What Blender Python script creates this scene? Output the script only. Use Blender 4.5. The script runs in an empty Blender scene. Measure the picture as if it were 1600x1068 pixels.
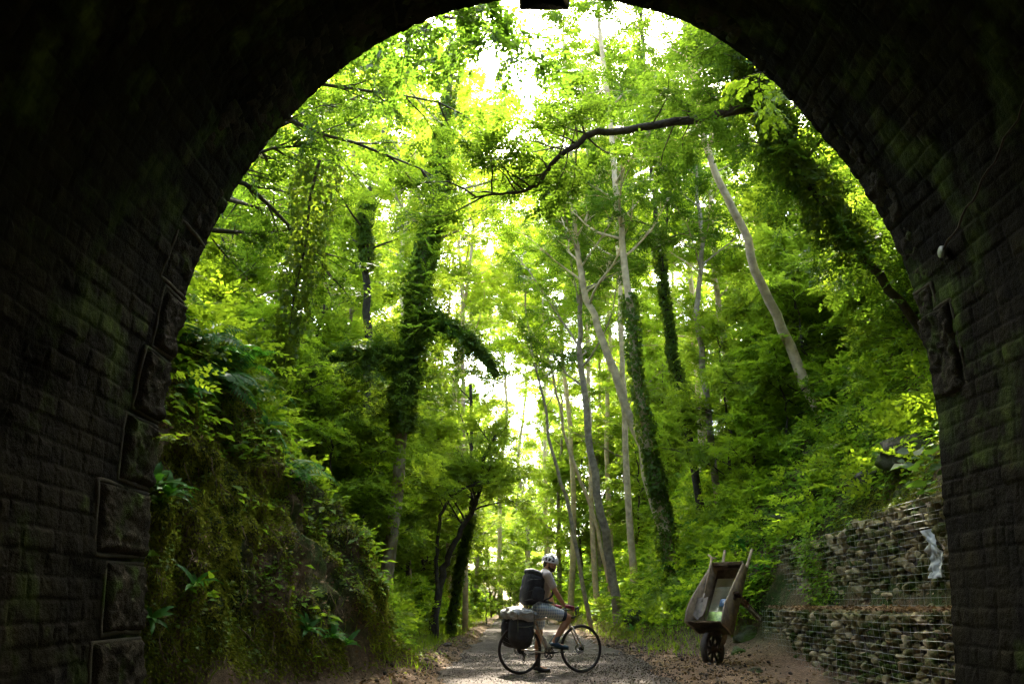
import bpy, math
import numpy as np
from mathutils import Vector, Matrix

S = bpy.context.scene
COL = S.collection
R = math.radians

# ---------------------------------------------------------------- camera, world, sun, exposure
F = 1333.0                       # focal length in photo pixels (1600 wide)
PITCH = R(17.1)
CAMZ = 1.0
cam = bpy.data.cameras.new('camera')
cam.lens = 30.0
cam.sensor_width = 36.0
cam.clip_end = 2000
cam_o = bpy.data.objects.new('camera', cam)
COL.objects.link(cam_o)
cam_o.location = (0, 0, CAMZ)
cam_o.rotation_euler = (R(90) + PITCH, 0, 0)
S.camera = cam_o

SUN_EL, SUN_AZ = R(50), R(1)
sdir = Vector((math.sin(SUN_AZ) * math.cos(SUN_EL), math.cos(SUN_AZ) * math.cos(SUN_EL), math.sin(SUN_EL)))
w = bpy.data.worlds.new('World')
S.world = w
w.use_nodes = True
wn = w.node_tree
sky = wn.nodes.new('ShaderNodeTexSky')
sky.sky_type = 'NISHITA'
sky.sun_disc = False
sky.sun_elevation = SUN_EL
sky.sun_rotation = SUN_AZ
sky.dust_density = 4.0
sky.air_density = 0.9
bg = wn.nodes['Background']
wn.links.new(sky.outputs[0], bg.inputs[0])
bg.inputs[1].default_value = 0.15
sl = bpy.data.lights.new('sun', 'SUN')
sl.energy = 2.1
sl.angle = R(0.5)
sl.color = (1.0, 0.93, 0.8)
so = bpy.data.objects.new('sun', sl)
COL.objects.link(so)
so.rotation_euler = sdir.to_track_quat('Z', 'Y').to_euler()
S.view_settings.view_transform = 'Standard'
S.view_settings.look = 'None'
S.view_settings.exposure = 4.2
S.view_settings.gamma = 1.0
S.view_settings.use_curve_mapping = False
cy = S.cycles
cy.use_denoising = True
cy.denoising_prefilter = 'NONE'
cy.max_bounces = 10
cy.diffuse_bounces = 5
cy.glossy_bounces = 2
cy.transmission_bounces = 6
cy.transparent_max_bounces = 6
cy.sample_clamp_indirect = 8.0
cy.use_adaptive_sampling = True
cy.adaptive_threshold = 0.02


def at(x, y, t):
    """a point t metres deep along the optical axis, seen at photo pixel x, y"""
    a = (x - 800) / F
    v = (534 - y) / F
    c, s = math.cos(PITCH), math.sin(PITCH)
    return np.array([a * t, (c - s * v) * t, CAMZ + (s + c * v) * t])


# ---------------------------------------------------------------- helpers
def rng(seed):
    return np.random.default_rng(seed)


def tag(o, label=None, cat=None, group=None, kind=None):
    if label: o['label'] = label
    if cat: o['category'] = cat
    if group: o['group'] = group
    if kind: o['kind'] = kind
    return o


def empty(name, loc=(0, 0, 0), rz=0.0):
    o = bpy.data.objects.new(name, None)
    o.empty_display_size = 0.1
    COL.objects.link(o)
    o.location = loc
    o.rotation_euler = (0, 0, rz)
    return o


def link(name, me, parent=None):
    o = bpy.data.objects.new(name, me)
    COL.objects.link(o)
    if parent is not None:
        o.parent = parent
    return o


def mesh_np(name, V, faces, mat, parent=None, smooth=False, uv=None):
    """faces: list of (M,k) int arrays"""
    me = bpy.data.meshes.new(name)
    V = np.ascontiguousarray(V, dtype=np.float32).reshape(-1, 3)
    faces = [np.asarray(f, dtype=np.int32) for f in (faces if isinstance(faces, list) else [faces]) if len(f)]
    loops = np.concatenate([f.ravel() for f in faces])
    tot = np.concatenate([np.full(len(f), f.shape[1], np.int32) for f in faces])
    me.vertices.add(len(V))
    me.vertices.foreach_set('co', V.ravel())
    me.loops.add(len(loops))
    me.loops.foreach_set('vertex_index', loops)
    me.polygons.add(len(tot))
    st = np.zeros(len(tot), np.int32)
    st[1:] = np.cumsum(tot)[:-1]
    me.polygons.foreach_set('loop_start', st)
    me.polygons.foreach_set('loop_total', tot)
    if smooth:
        me.polygons.foreach_set('use_smooth', np.ones(len(tot), bool))
    if uv is not None:
        l = me.uv_layers.new(name='UVMap')
        l.data.foreach_set('uv', np.ascontiguousarray(uv, np.float32)[loops].ravel())
    me.update(calc_edges=True)
    if mat is not None:
        me.materials.append(mat)
    return link(name, me, parent) if parent is not False else me


def _hash(ix, iy, iz, seed):
    h = (ix * 374761393 + iy * 668265263 + iz * 2147483647 + seed * 1274126177) & 0xffffffff
    h = ((h ^ (h >> 13)) * 1274126177) & 0xffffffff
    h = ((h ^ (h >> 16)) * 2246822519) & 0xffffffff
    return ((h ^ (h >> 15)) & 0xffffff) / float(0xffffff)


def vnoise(P, seed=0):
    P = np.asarray(P, float)
    i = np.floor(P).astype(np.int64)
    f = P - i
    f = f * f * (3 - 2 * f)
    r = 0
    for a in (0, 1):
        for b in (0, 1):
            for c in (0, 1):
                wgt = (f[..., 0] if a else 1 - f[..., 0]) * (f[..., 1] if b else 1 - f[..., 1]) * (f[..., 2] if c else 1 - f[..., 2])
                r = r + wgt * _hash(i[..., 0] + a, i[..., 1] + b, i[..., 2] + c, seed)
    return r * 2 - 1


def fbm(P, octv=4, seed=0, ridged=False):
    r, amp, tot = 0, 1.0, 0
    P = np.asarray(P, float)
    for k in range(octv):
        n = vnoise(P * 2 ** k + 17.3 * k, seed + k)
        if ridged: n = 1 - 2 * np.abs(n)
        r = r + n * amp
        tot += amp
        amp *= 0.5
    return r / tot


def grid_faces(nr, nc, wrap=False):
    j, i = np.meshgrid(np.arange(nr - 1), np.arange(nc if wrap else nc - 1), indexing='ij')
    i2 = (i + 1) % nc
    a = j * nc + i; b = j * nc + i2; c = (j + 1) * nc + i2; d = (j + 1) * nc + i
    return np.stack([a, b, c, d], -1).reshape(-1, 4)


def grid_normals(G):
    du = np.gradient(G, axis=1); dv = np.gradient(G, axis=0)
    n = np.cross(du, dv)
    return n / (np.linalg.norm(n, axis=-1, keepdims=True) + 1e-9)


class MB:
    """collects shapes of one part"""
    def __init__(self): self.v = []; self.q = []; self.t = []; self.n = 0
    def add(self, V, quads=None, tris=None):
        V = np.asarray(V, float).reshape(-1, 3)
        if quads is not None and len(quads): self.q.append(np.asarray(quads) + self.n)
        if tris is not None and len(tris): self.t.append(np.asarray(tris) + self.n)
        self.v.append(V); self.n += len(V)
        return self
    def box(self, c, size, rot=None, bev=0.0):
        """rounded box: 8 corners or bevelled 24 verts"""
        hx, hy, hz = np.array(size) / 2.0
        b = min(bev, hx * .9, hy * .9, hz * .9)
        if b <= 0:
            V = np.array([[x, y, z] for x in (-hx, hx) for y in (-hy, hy) for z in (-hz, hz)])
            Q = [[0, 1, 3, 2], [4, 6, 7, 5], [0, 4, 5, 1], [2, 3, 7, 6], [0, 2, 6, 4], [1, 5, 7, 3]]
            T = None
        else:
            V = []; idx = {}
            for sx in (-1, 1):
                for sy in (-1, 1):
                    for sz in (-1, 1):
                        for k in range(3):
                            p = [sx * (hx - b), sy * (hy - b), sz * (hz - b)]
                            p[k] += (sx, sy, sz)[k] * b
                            idx[(sx, sy, sz, k)] = len(V); V.append(p)
            V = np.array(V); Q = []; T = []
            for k in range(3):
                a, c_ = (k + 1) % 3, (k + 2) % 3
                for s in (-1, 1):
                    f = []
                    for sa, sc in ((-1, -1), (1, -1), (1, 1), (-1, 1)):
                        sg = [0, 0, 0]; sg[k] = s; sg[a] = sa; sg[c_] = sc
                        f.append(idx[(*sg, k)])
                    Q.append(f if s > 0 else f[::-1])
            for k in range(3):          # edge along axis k
                a, c_ = (k + 1) % 3, (k + 2) % 3
                for sa in (-1, 1):
                    for sc in (-1, 1):
                        g = lambda s, m: idx[(*[{k: s, a: sa, c_: sc}[q] for q in range(3)], m)]
                        f = [g(-1, a), g(1, a), g(1, c_), g(-1, c_)]
                        Q.append(f if sa * sc > 0 else f[::-1])
            for sx in (-1, 1):
                for sy in (-1, 1):
                    for sz in (-1, 1):
                        T.append([idx[(sx, sy, sz, k)] for k in range(3)])
        if rot is not None: V = V @ np.array(rot).T
        return self.add(V + np.array(c), Q, T)
    def tube(self, pts, rad, sides=8, cap=True, squash=None):
        V, Fq, Ft = tube_np(pts, rad, sides, cap)
        return self.add(V, Fq, Ft)
    def ball(self, c, r, nu=12, nv=8, rot=None):
        th = np.linspace(0, math.pi, nv + 1)[1:-1]; ph = np.arange(nu) * 2 * math.pi / nu
        T_, P_ = np.meshgrid(th, ph, indexing='ij')
        V = np.stack([np.sin(T_) * np.cos(P_), np.sin(T_) * np.sin(P_), np.cos(T_)], -1).reshape(-1, 3)
        n = len(V)
        V = np.vstack([V, [[0, 0, 1], [0, 0, -1]]]) * (np.array(r) if np.ndim(r) else r)
        if rot is not None: V = V @ np.array(rot).T
        q = grid_faces(nv - 1, nu, True)
        k = np.arange(nu); k2 = (k + 1) % nu
        t = np.vstack([np.stack([np.full(nu, n), k2, k], -1), np.stack([np.full(nu, n + 1), n - nu + k, n - nu + k2], -1)])
        return self.add(V + np.array(c), q, t)
    def build(self, name, mat, parent=None, smooth=True):
        V = np.vstack(self.v)
        fs = []
        if self.q: fs.append(np.vstack(self.q))
        if self.t: fs.append(np.vstack(self.t))
        return mesh_np(name, V, fs, mat, parent, smooth)


def tube_np(pts, rad, sides=6, cap=True):
    P = np.asarray(pts, float)
    n = len(P)
    rad = np.broadcast_to(np.asarray(rad, float), (n,))
    T = np.gradient(P, axis=0)
    T /= np.linalg.norm(T, axis=1, keepdims=True) + 1e-9
    ref = np.array([0.31, 0.95, 0.05]) if abs(T[:, 1]).mean() < 0.8 else np.array([1.0, 0.1, 0.1])
    U = np.cross(T, ref); U /= np.linalg.norm(U, axis=1, keepdims=True) + 1e-9
    W = np.cross(T, U)
    a = np.arange(sides) * 2 * math.pi / sides
    V = P[:, None] + rad[:, None, None] * (np.cos(a)[None, :, None] * U[:, None] + np.sin(a)[None, :, None] * W[:, None])
    V = V.reshape(-1, 3)
    q = grid_faces(n, sides, True)
    t = None
    if cap:
        V = np.vstack([V, P[0], P[-1]])
        k = np.arange(sides); k2 = (k + 1) % sides
        t = np.vstack([np.stack([np.full(sides, n * sides), k2, k], -1), np.stack([np.full(sides, n * sides + 1), (n - 1) * sides + k, (n - 1) * sides + k2], -1)])
    return V, q, t


def spline(pts, n):
    """Catmull-Rom through points, n samples"""
    P = np.asarray(pts, float)
    Q = np.vstack([2 * P[0] - P[1], P, 2 * P[-1] - P[-2]])
    u = np.linspace(0, len(P) - 1 - 1e-6, n)
    i = u.astype(int); f = (u - i)[:, None]
    p0, p1, p2, p3 = Q[i], Q[i + 1], Q[i + 2], Q[i + 3]
    return 0.5 * ((2 * p1) + (-p0 + p2) * f + (2 * p0 - 5 * p1 + 4 * p2 - p3) * f ** 2 + (-p0 + 3 * p1 - 3 * p2 + p3) * f ** 3)


def rotm(ax, ang):
    return np.array(Matrix.Rotation(ang, 3, ax))


# ---------------------------------------------------------------- materials
def newmat(name):
    m = bpy.data.materials.new(name); m.use_nodes = True
    nt = m.node_tree
    return m, nt, nt.nodes['Principled BSDF']


def nd(nt, typ, **kw):
    n = nt.nodes.new(typ)
    for k, v in kw.items():
        if k in n.inputs: n.inputs[k].default_value = v
        else: setattr(n, k, v)
    return n


def ramp(nt, stops):
    r = nt.nodes.new('ShaderNodeValToRGB')
    e = r.color_ramp.elements
    while len(e) < len(stops): e.new(0.5)
    for k, (p, c) in enumerate(stops):
        e[k].position = p
        e[k].color = (*c, 1) if len(c) == 3 else c
    return r


def noise_node(nt, scale, detail=6, rough=0.6, coord='Object', vec=None):
    n = nd(nt, 'ShaderNodeTexNoise', Scale=scale, Detail=detail, Roughness=rough)
    if vec is None:
        tc = nt.nodes.new('ShaderNodeTexCoord'); vec = tc.outputs[coord]
    nt.links.new(vec, n.inputs['Vector'])
    return n


def plain(name, col, rough=0.6, metal=0.0, var=0.25, scale=20, bump=0.0, bscale=60, spec=0.5, coord='Object'):
    m, nt, p = newmat(name)
    n = noise_node(nt, scale, coord=coord)
    c = np.array(col)
    r = ramp(nt, [(0.3, tuple(c * (1 - var))), (0.7, tuple(np.minimum(c * (1 + var), 1)))])
    nt.links.new(n.outputs[0], r.inputs[0])
    nt.links.new(r.outputs[0], p.inputs['Base Color'])
    p.inputs['Roughness'].default_value = rough
    p.inputs['Metallic'].default_value = metal
    p.inputs['Specular IOR Level'].default_value = spec
    if bump > 0:
        b = noise_node(nt, bscale, coord=coord)
        bn = nd(nt, 'ShaderNodeBump', Strength=bump, Distance=0.02)
        nt.links.new(b.outputs[0], bn.inputs['Height'])
        nt.links.new(bn.outputs[0], p.inputs['Normal'])
    return m


def leafmat(name, dark, light, trans, tfac=0.45, rough=0.45, spec=0.35, brown=0.0):
    """leaf: opaque gloss + light passing through; colour differs leaf by leaf and clump by clump"""
    m, nt, p = newmat(name)
    g = nt.nodes.new('ShaderNodeNewGeometry')
    tc = nt.nodes.new('ShaderNodeTexCoord')
    n = nd(nt, 'ShaderNodeTexNoise', Scale=0.55, Detail=3.0)
    nt.links.new(tc.outputs['Object'], n.inputs['Vector'])
    mx = nd(nt, 'ShaderNodeMath', operation='MULTIPLY_ADD')
    nt.links.new(g.outputs['Random Per Island'], mx.inputs[0]); mx.inputs[1].default_value = 0.5
    nt.links.new(n.outputs[0], mx.inputs[2])
    st = [(0.3, dark), (0.95, light)]
    r = ramp(nt, st)
    nt.links.new(mx.outputs[0], r.inputs[0])
    col = r.outputs[0]
    t2 = ramp(nt, [(0.3, tuple(np.array(trans) * 0.7)), (0.95, trans)])
    nt.links.new(mx.outputs[0], t2.inputs[0])
    nt.links.new(col, p.inputs['Base Color'])
    p.inputs['Roughness'].default_value = rough
    p.inputs['Specular IOR Level'].default_value = spec
    tr = nt.nodes.new('ShaderNodeBsdfTranslucent')
    nt.links.new(t2.outputs[0], tr.inputs[0])
    ms = nt.nodes.new('ShaderNodeMixShader'); ms.inputs[0].default_value = tfac
    nt.links.new(p.outputs[0], ms.inputs[1]); nt.links.new(tr.outputs[0], ms.inputs[2])
    nt.links.new(ms.outputs[0], nt.nodes['Material Output'].inputs[0])
    return m


def groundmat():
    m, nt, p = newmat('bank_soil_and_moss')
    L = nt.links
    g = nt.nodes.new('ShaderNodeNewGeometry')
    tc = nt.nodes.new('ShaderNodeTexCoord')
    big = noise_node(nt, 0.9, 6, 0.65, vec=tc.outputs['Object'])
    fine = noise_node(nt, 14, 8, 0.7, vec=tc.outputs['Object'])
    soil = ramp(nt, [(0.3, (0.05, 0.032, 0.018)), (0.55, (0.15, 0.098, 0.056)), (0.75, (0.27, 0.19, 0.115))])
    L.new(fine.outputs[0], soil.inputs[0])
    moss = ramp(nt, [(0.3, (0.016, 0.03, 0.006)), (0.7, (0.07, 0.10, 0.018))])
    L.new(fine.outputs[0], moss.inputs[0])
    # moss covers the banks, the trodden verges stay bare
    sx = nt.nodes.new('ShaderNodeSeparateXYZ'); L.new(tc.outputs['Object'], sx.inputs[0])
    mz = nd(nt, 'ShaderNodeMapRange'); L.new(sx.outputs['Z'], mz.inputs[0])
    mz.inputs[1].default_value = 0.1; mz.inputs[2].default_value = 0.7
    a = nd(nt, 'ShaderNodeMapRange'); L.new(big.outputs[0], a.inputs[0])
    a.inputs[1].default_value = 0.40; a.inputs[2].default_value = 0.56
    mu = nd(nt, 'ShaderNodeMath', operation='MULTIPLY'); L.new(a.outputs[0], mu.inputs[0]); L.new(mz.outputs[0], mu.inputs[1])
    mix = nt.nodes.new('ShaderNodeMix'); mix.data_type = 'RGBA'
    L.new(mu.outputs[0], mix.inputs['Factor']); L.new(soil.outputs[0], mix.inputs['A']); L.new(moss.outputs[0], mix.inputs['B'])
    L.new(mix.outputs['Result'], p.inputs['Base Color'])
    p.inputs['Roughness'].default_value = 0.95
    p.inputs['Specular IOR Level'].default_value = 0.15
    b = nd(nt, 'ShaderNodeBump', Strength=0.9, Distance=0.05)
    f2 = noise_node(nt, 30, 8, 0.75, vec=tc.outputs['Object'])
    L.new(f2.outputs[0], b.inputs['Height']); L.new(b.outputs[0], p.inputs['Normal'])
    return m


def stonemat(name, cols, moss=0.3, scale=3.0, bump=0.7, island=False):
    m, nt, p = newmat(name)
    L = nt.links
    tc = nt.nodes.new('ShaderNodeTexCoord')
    n = noise_node(nt, scale, 8, 0.7, vec=tc.outputs['Object'])
    fac = n.outputs[0]
    if island:
        g = nt.nodes.new('ShaderNodeNewGeometry')
        oi = nt.nodes.new('ShaderNodeObjectInfo')
        ad = nd(nt, 'ShaderNodeMath', operation='ADD'); L.new(g.outputs['Random Per Island'], ad.inputs[0]); L.new(oi.outputs['Random'], ad.inputs[1])
        fr = nd(nt, 'ShaderNodeMath', operation='FRACT'); L.new(ad.outputs[0], fr.inputs[0])
        ma = nd(nt, 'ShaderNodeMath', operation='MULTIPLY_ADD'); L.new(fr.outputs[0], ma.inputs[0]); ma.inputs[1].default_value = 0.35
        sb = nd(nt, 'ShaderNodeMath', operation='ADD'); L.new(n.outputs[0], sb.inputs[0]); sb.inputs[1].default_value = -0.17
        L.new(sb.outputs[0], ma.inputs[2]); fac = ma.outputs[0]
    r = ramp(nt, [(0.28, cols[0]), (0.5, cols[1]), (0.75, cols[2])])
    L.new(fac, r.inputs[0])
    n2 = noise_node(nt, scale * 0.6, 5, 0.6, vec=tc.outputs['Object'])
    mr = nd(nt, 'ShaderNodeMapRange'); L.new(n2.outputs[0], mr.inputs[0])
    mr.inputs[1].default_value = 0.62 - moss * 0.4; mr.inputs[2].default_value = 0.75 - moss * 0.3
    mix = nt.nodes.new('ShaderNodeMix'); mix.data_type = 'RGBA'
    L.new(mr.outputs[0], mix.inputs['Factor']); L.new(r.outputs[0], mix.inputs['A'])
    mix.inputs['B'].default_value = (0.045, 0.07, 0.012, 1)
    L.new(mix.outputs['Result'], p.inputs['Base Color'])
    p.inputs['Roughness'].default_value = 0.9
    p.inputs['Specular IOR Level'].default_value = 0.06
    b = nd(nt, 'ShaderNodeBump', Strength=bump, Distance=0.03)
    n3 = noise_node(nt, scale * 9, 8, 0.7, vec=tc.outputs['Object'])
    L.new(n3.outputs[0], b.inputs['Height']); L.new(b.outputs[0], p.inputs['Normal'])
    return m


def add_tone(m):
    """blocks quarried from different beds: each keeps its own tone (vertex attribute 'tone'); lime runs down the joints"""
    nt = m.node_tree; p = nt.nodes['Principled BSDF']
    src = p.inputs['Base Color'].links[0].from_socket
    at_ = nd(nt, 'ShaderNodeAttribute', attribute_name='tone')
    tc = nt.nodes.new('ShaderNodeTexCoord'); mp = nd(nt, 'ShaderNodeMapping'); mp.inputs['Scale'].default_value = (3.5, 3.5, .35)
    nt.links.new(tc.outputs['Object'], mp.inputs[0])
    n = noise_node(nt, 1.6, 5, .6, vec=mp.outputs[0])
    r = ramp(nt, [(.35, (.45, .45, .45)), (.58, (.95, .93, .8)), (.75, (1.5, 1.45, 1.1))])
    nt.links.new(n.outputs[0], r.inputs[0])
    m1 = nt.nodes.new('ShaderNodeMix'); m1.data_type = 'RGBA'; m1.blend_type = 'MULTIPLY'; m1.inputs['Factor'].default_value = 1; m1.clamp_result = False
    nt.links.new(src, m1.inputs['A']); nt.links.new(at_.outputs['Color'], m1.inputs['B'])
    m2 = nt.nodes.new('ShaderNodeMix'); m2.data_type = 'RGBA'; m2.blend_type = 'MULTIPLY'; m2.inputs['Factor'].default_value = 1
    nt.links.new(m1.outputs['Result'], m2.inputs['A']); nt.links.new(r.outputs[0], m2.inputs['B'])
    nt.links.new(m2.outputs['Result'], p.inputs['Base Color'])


M = {}
M['ground'] = groundmat()
M['path'] = plain('asphalt_and_grit', (0.064, 0.050, 0.037), 0.9, var=0.42, scale=9, bump=0.8, bscale=90, spec=0.2)
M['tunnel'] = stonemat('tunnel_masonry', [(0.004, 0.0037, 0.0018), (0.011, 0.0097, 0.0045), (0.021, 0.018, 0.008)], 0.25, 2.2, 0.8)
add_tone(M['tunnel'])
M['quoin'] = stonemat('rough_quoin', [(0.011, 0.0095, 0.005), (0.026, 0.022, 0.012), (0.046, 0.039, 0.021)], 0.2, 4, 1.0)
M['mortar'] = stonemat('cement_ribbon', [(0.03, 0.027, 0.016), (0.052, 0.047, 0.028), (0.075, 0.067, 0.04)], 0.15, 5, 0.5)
M['gabion'] = stonemat('gabion_stone', [(0.10, 0.08, 0.035), (0.28, 0.225, 0.115), (0.48, 0.40, 0.22)], 0.5, 4, 0.8, True)
M['rock'] = stonemat('mossy_rock', [(0.04, 0.036, 0.026), (0.11, 0.097, 0.07), (0.22, 0.19, 0.13)], 0.62, 2.5, 1.0)
M['pebble'] = stonemat('loose_grit', [(0.03, 0.024, 0.017), (0.07, 0.056, 0.04), (0.15, 0.12, 0.088)], 0.0, 5, 0.3, True)
M['bark'] = plain('grey_bark', (0.26, 0.205, 0.13), 0.9, var=0.5, scale=6, bump=1.0, bscale=22, spec=0.2)
M['bark_dark'] = plain('dark_bark', (0.06, 0.048, 0.032), 0.95, var=0.5, scale=7, bump=1.0, bscale=25, spec=0.2)
M['bark_pale'] = plain('pale_bark', (0.46, 0.34, 0.19), 0.85, var=0.4, scale=5, bump=0.7, bscale=18, spec=0.2)
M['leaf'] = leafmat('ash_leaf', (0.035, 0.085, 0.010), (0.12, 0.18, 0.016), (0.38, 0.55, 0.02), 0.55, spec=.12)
M['leaf_dimmed'] = leafmat('dimmed_ash_leaf', (0.025, 0.065, 0.008), (0.07, 0.13, 0.014), (0.14, 0.24, 0.012), 0.48, spec=.12)  # ash leaf with shade put into its colour, for overlit upper crowns
M['leaf_bright'] = leafmat('beech_leaf', (0.06, 0.11, 0.010), (0.14, 0.20, 0.02), (0.40, 0.55, 0.028), 0.57, spec=.12)
M['leaf_dark'] = leafmat('ivy_leaf', (0.03, 0.065, 0.009), (0.08, 0.13, 0.016), (0.25, 0.34, 0.018), 0.45, 0.5, 0.14)
M['leaf_hazel'] = leafmat('hazel_leaf', (0.035, 0.08, 0.010), (0.06, 0.12, 0.014), (0.12, 0.23, 0.014), 0.5)
M['herb'] = leafmat('herb_leaf', (0.035, 0.10, 0.008), (0.10, 0.19, 0.018), (0.29, 0.46, 0.018), 0.48, 0.55, 0.12)
M['fern'] = leafmat('strap_fern', (0.02, 0.085, 0.010), (0.05, 0.15, 0.018), (0.12, 0.36, 0.02), 0.42, 0.5, 0.12)
M['moss'] = leafmat('moss_strand', (0.05, 0.075, 0.008), (0.24, 0.25, 0.025), (0.2, 0.24, 0.02), 0.35, 0.9, 0.05)
M['litter'] = leafmat('dead_leaf', (0.06, 0.035, 0.016), (0.24, 0.16, 0.08), (0.15, 0.09, 0.03), 0.2, 0.8, 0.1)
M['root'] = plain('root_fibre', (0.16, 0.11, 0.06), 0.9, var=0.4, spec=0.1)

# ---------------------------------------------------------------- terrain: a railway cutting, one sheet
ST_Y = [8.93, 10.5, 12.2, 13.6, 15, 17, 20, 60, 260]
L_ = lambda *p: list(p)
ST = [
 L_((-90, 15), (-30, 13), (-12, 9.5), (-6.5, 6.2), (-4.7, 4.6), (-4.15, 3), (-4.0, 1.2), (-3.75, 0), (-1.1, 0), (2.4, 0), (3.9, -.05), (4.95, -.2), (5.8, 2.0), (6.5, 3.0), (8.5, 5.5), (13, 9), (90, 15)),
 L_((-90, 15), (-30, 13), (-12, 9.5), (-6.2, 5.8), (-4.4, 4.4), (-3.9, 2.9), (-3.5, 1.2), (-3.0, 0), (-1.1, 0), (2.4, 0), (3.8, -.1), (4.98, -.3), (5.8, 2.05), (6.5, 3.0), (8.5, 5.6), (13, 9), (90, 15)),
 L_((-90, 15), (-30, 13), (-12, 9.5), (-6.0, 5.6), (-4.3, 4.4), (-3.6, 3.1), (-2.8, 1.3), (-2.15, 0), (-1.1, 0), (2.4, 0), (3.7, -.08), (4.98, -.3), (5.8, 2.05), (6.5, 3.1), (8.5, 5.8), (13, 9.2), (90, 15)),
 L_((-90, 15), (-30, 13), (-12, 9.5), (-6.0, 5.5), (-4.3, 4.3), (-3.45, 3.05), (-2.3, 1.4), (-1.4, 0), (-1.1, 0), (2.4, 0), (3.7, -.05), (4.98, -.2), (5.8, 2.05), (6.5, 3.1), (8.5, 5.9), (13, 9.3), (90, 15)),
 L_((-90, 15), (-30, 13), (-12, 9.5), (-6.2, 5.2), (-4.6, 4.0), (-3.8, 2.7), (-2.7, 1.2), (-1.7, 0), (-1.1, 0), (2.4, 0), (3.8, .02), (4.98, 0), (5.8, 2.05), (6.6, 3.2), (8.6, 6), (13, 9.4), (90, 15)),
 L_((-90, 15), (-30, 13), (-12, 9.3), (-6.8, 5.0), (-5.0, 3.5), (-4.1, 2.4), (-3.0, 1.0), (-2.25, 0), (-1.1, 0), (2.4, 0), (3.9, .05), (4.9, .35), (5.8, 2.05), (6.7, 3.3), (8.7, 6.2), (13, 9.6), (90, 15)),
 L_((-90, 15), (-30, 13), (-12, 9), (-8.0, 5.8), (-5.8, 3.5), (-4.4, 2.1), (-3.2, .9), (-2.35, 0), (-1.1, 0), (2.4, 0), (3.3, 0), (4.2, .9), (5.3, 2.3), (6.4, 3.9), (8.4, 6.6), (13, 10), (90, 15)),
 L_((-90, 15), (-30, 13), (-12, 9), (-8.0, 5.8), (-5.8, 3.5), (-4.4, 2.1), (-3.1, .9), (-2.2, 0), (-1.1, 0), (2.2, 0), (3.0, 0), (3.9, .9), (5.0, 2.3), (6.2, 3.9), (8.2, 6.6), (13, 10), (90, 15)),
 L_((-90, 15), (-30, 13), (-12, 9), (-8.0, 5.8), (-5.8, 3.5), (-4.4, 2.1), (-3.1, .9), (-2.2, 0), (-1.1, 0), (2.2, 0), (3.0, 0), (3.9, .9), (5.0, 2.3), (6.2, 3.9), (8.2, 6.6), (13, 10), (90, 15)),
]
ST = np.array(ST)
SUB = [3, 10, 26, 34, 30, 34, 26, 14, 24, 16, 16, 26, 14, 24, 18, 6]


def profile_at(y):
    y = np.clip(y, ST_Y[0], ST_Y[-1])
    k = min(np.searchsorted(ST_Y, y, 'right') - 1, len(ST_Y) - 2)
    f = (y - ST_Y[k]) / (ST_Y[k + 1] - ST_Y[k])
    if k < 6: f = f * f * (3 - 2 * f)
    return ST[k] * (1 - f) + ST[k + 1] * f


def terrain():
    ys = np.concatenate([np.arange(8.93, 20, .06), np.arange(20, 60, .3), np.arange(60, 260, 4)])
    rows = []
    for y in ys:
        P = profile_at(y)
        pts = []
        for k, n in enumerate(SUB):
            f = np.arange(n)[:, None] / n
            pts.append(P[k] * (1 - f) + P[k + 1] * f)
        pts.append(P[-1:])
        q = np.vstack(pts)
        rows.append(np.column_stack([q[:, 0], np.full(len(q), y), q[:, 1]]))
    G = np.array(rows)
    # round the corners of the cross-section a little
    for _ in range(6):
        G[:, 1:-1, 2] = G[:, 1:-1, 2] * .5 + (G[:, :-2, 2] + G[:, 2:, 2]) * .25
        G[:, 1:-1, 0] = G[:, 1:-1, 0] * .5 + (G[:, :-2, 0] + G[:, 2:, 0]) * .25
    N = grid_normals(G)
    X, Y, Z = G[..., 0], G[..., 1], G[..., 2]
    bank = np.clip((Z - .15) / .8, 0, 1)
    near = np.clip((22 - Y) / 6, 0, 1)
    left = (X < 0)
    amp = .06 + .36 * bank * near * left + .16 * bank * (1 - near * left)
    behind_gab = np.clip((17.8 - Y) / .6, 0, 1) * ((X > 3.9) & (X < 6.0))
    amp = amp * (1 - behind_gab * .9)
    edge = np.clip((Y - 8.93) / .5, 0.15, 1)
    d = fbm(G * [1.1, 1.1, .6], 5, 3) * 1.3 + .35 * fbm(G * [3.2, 3.2, 1.0] + fbm(G * 1.5, 3, 8)[..., None] * 1.2, 4, 9, True) + .3 * fbm(G * [5, 5, 2.2], 3, 10)
    flat = (1 - bank)
    d2 = fbm(G * 2.2, 4, 21) * .035 * flat
    G = G + N * (d * amp * bank * edge + d2)[..., None]
    # strata and root-bound hollows in the rock by the portal
    m = bank * near * left * edge
    G[..., 0] += m * (.16 * fbm(np.stack([X * .4, Y * 1.0, Z * 2.6], -1), 4, 33))
    # heap of dirt along the verges
    h = .16 * np.exp(-((X + 1.45) / .3) ** 2) * np.clip(fbm(G * 1.3, 3, 44) + .45, 0, 1)
    h += .10 * np.exp(-((X - 3.2) / .4) ** 2) * np.clip(fbm(G * 1.1, 3, 45) + .4, 0, 1)
    G[..., 2] += h
    G[..., 2] -= .03 * ((X > -1.2) & (X < 2.4)) * (bank < .01)
    return ys, G


TY, TG = terrain()
TN = grid_normals(TG)
if TN[60, 200, 2] < 0: TN = -TN
ter = mesh_np('ground', TG.reshape(-1, 3), grid_faces(TG.shape[0], TG.shape[1])[:, ::-1], M['ground'], None, True)
tag(ter, 'earth and mossy rock banks of the cutting', kind='structure')

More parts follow.
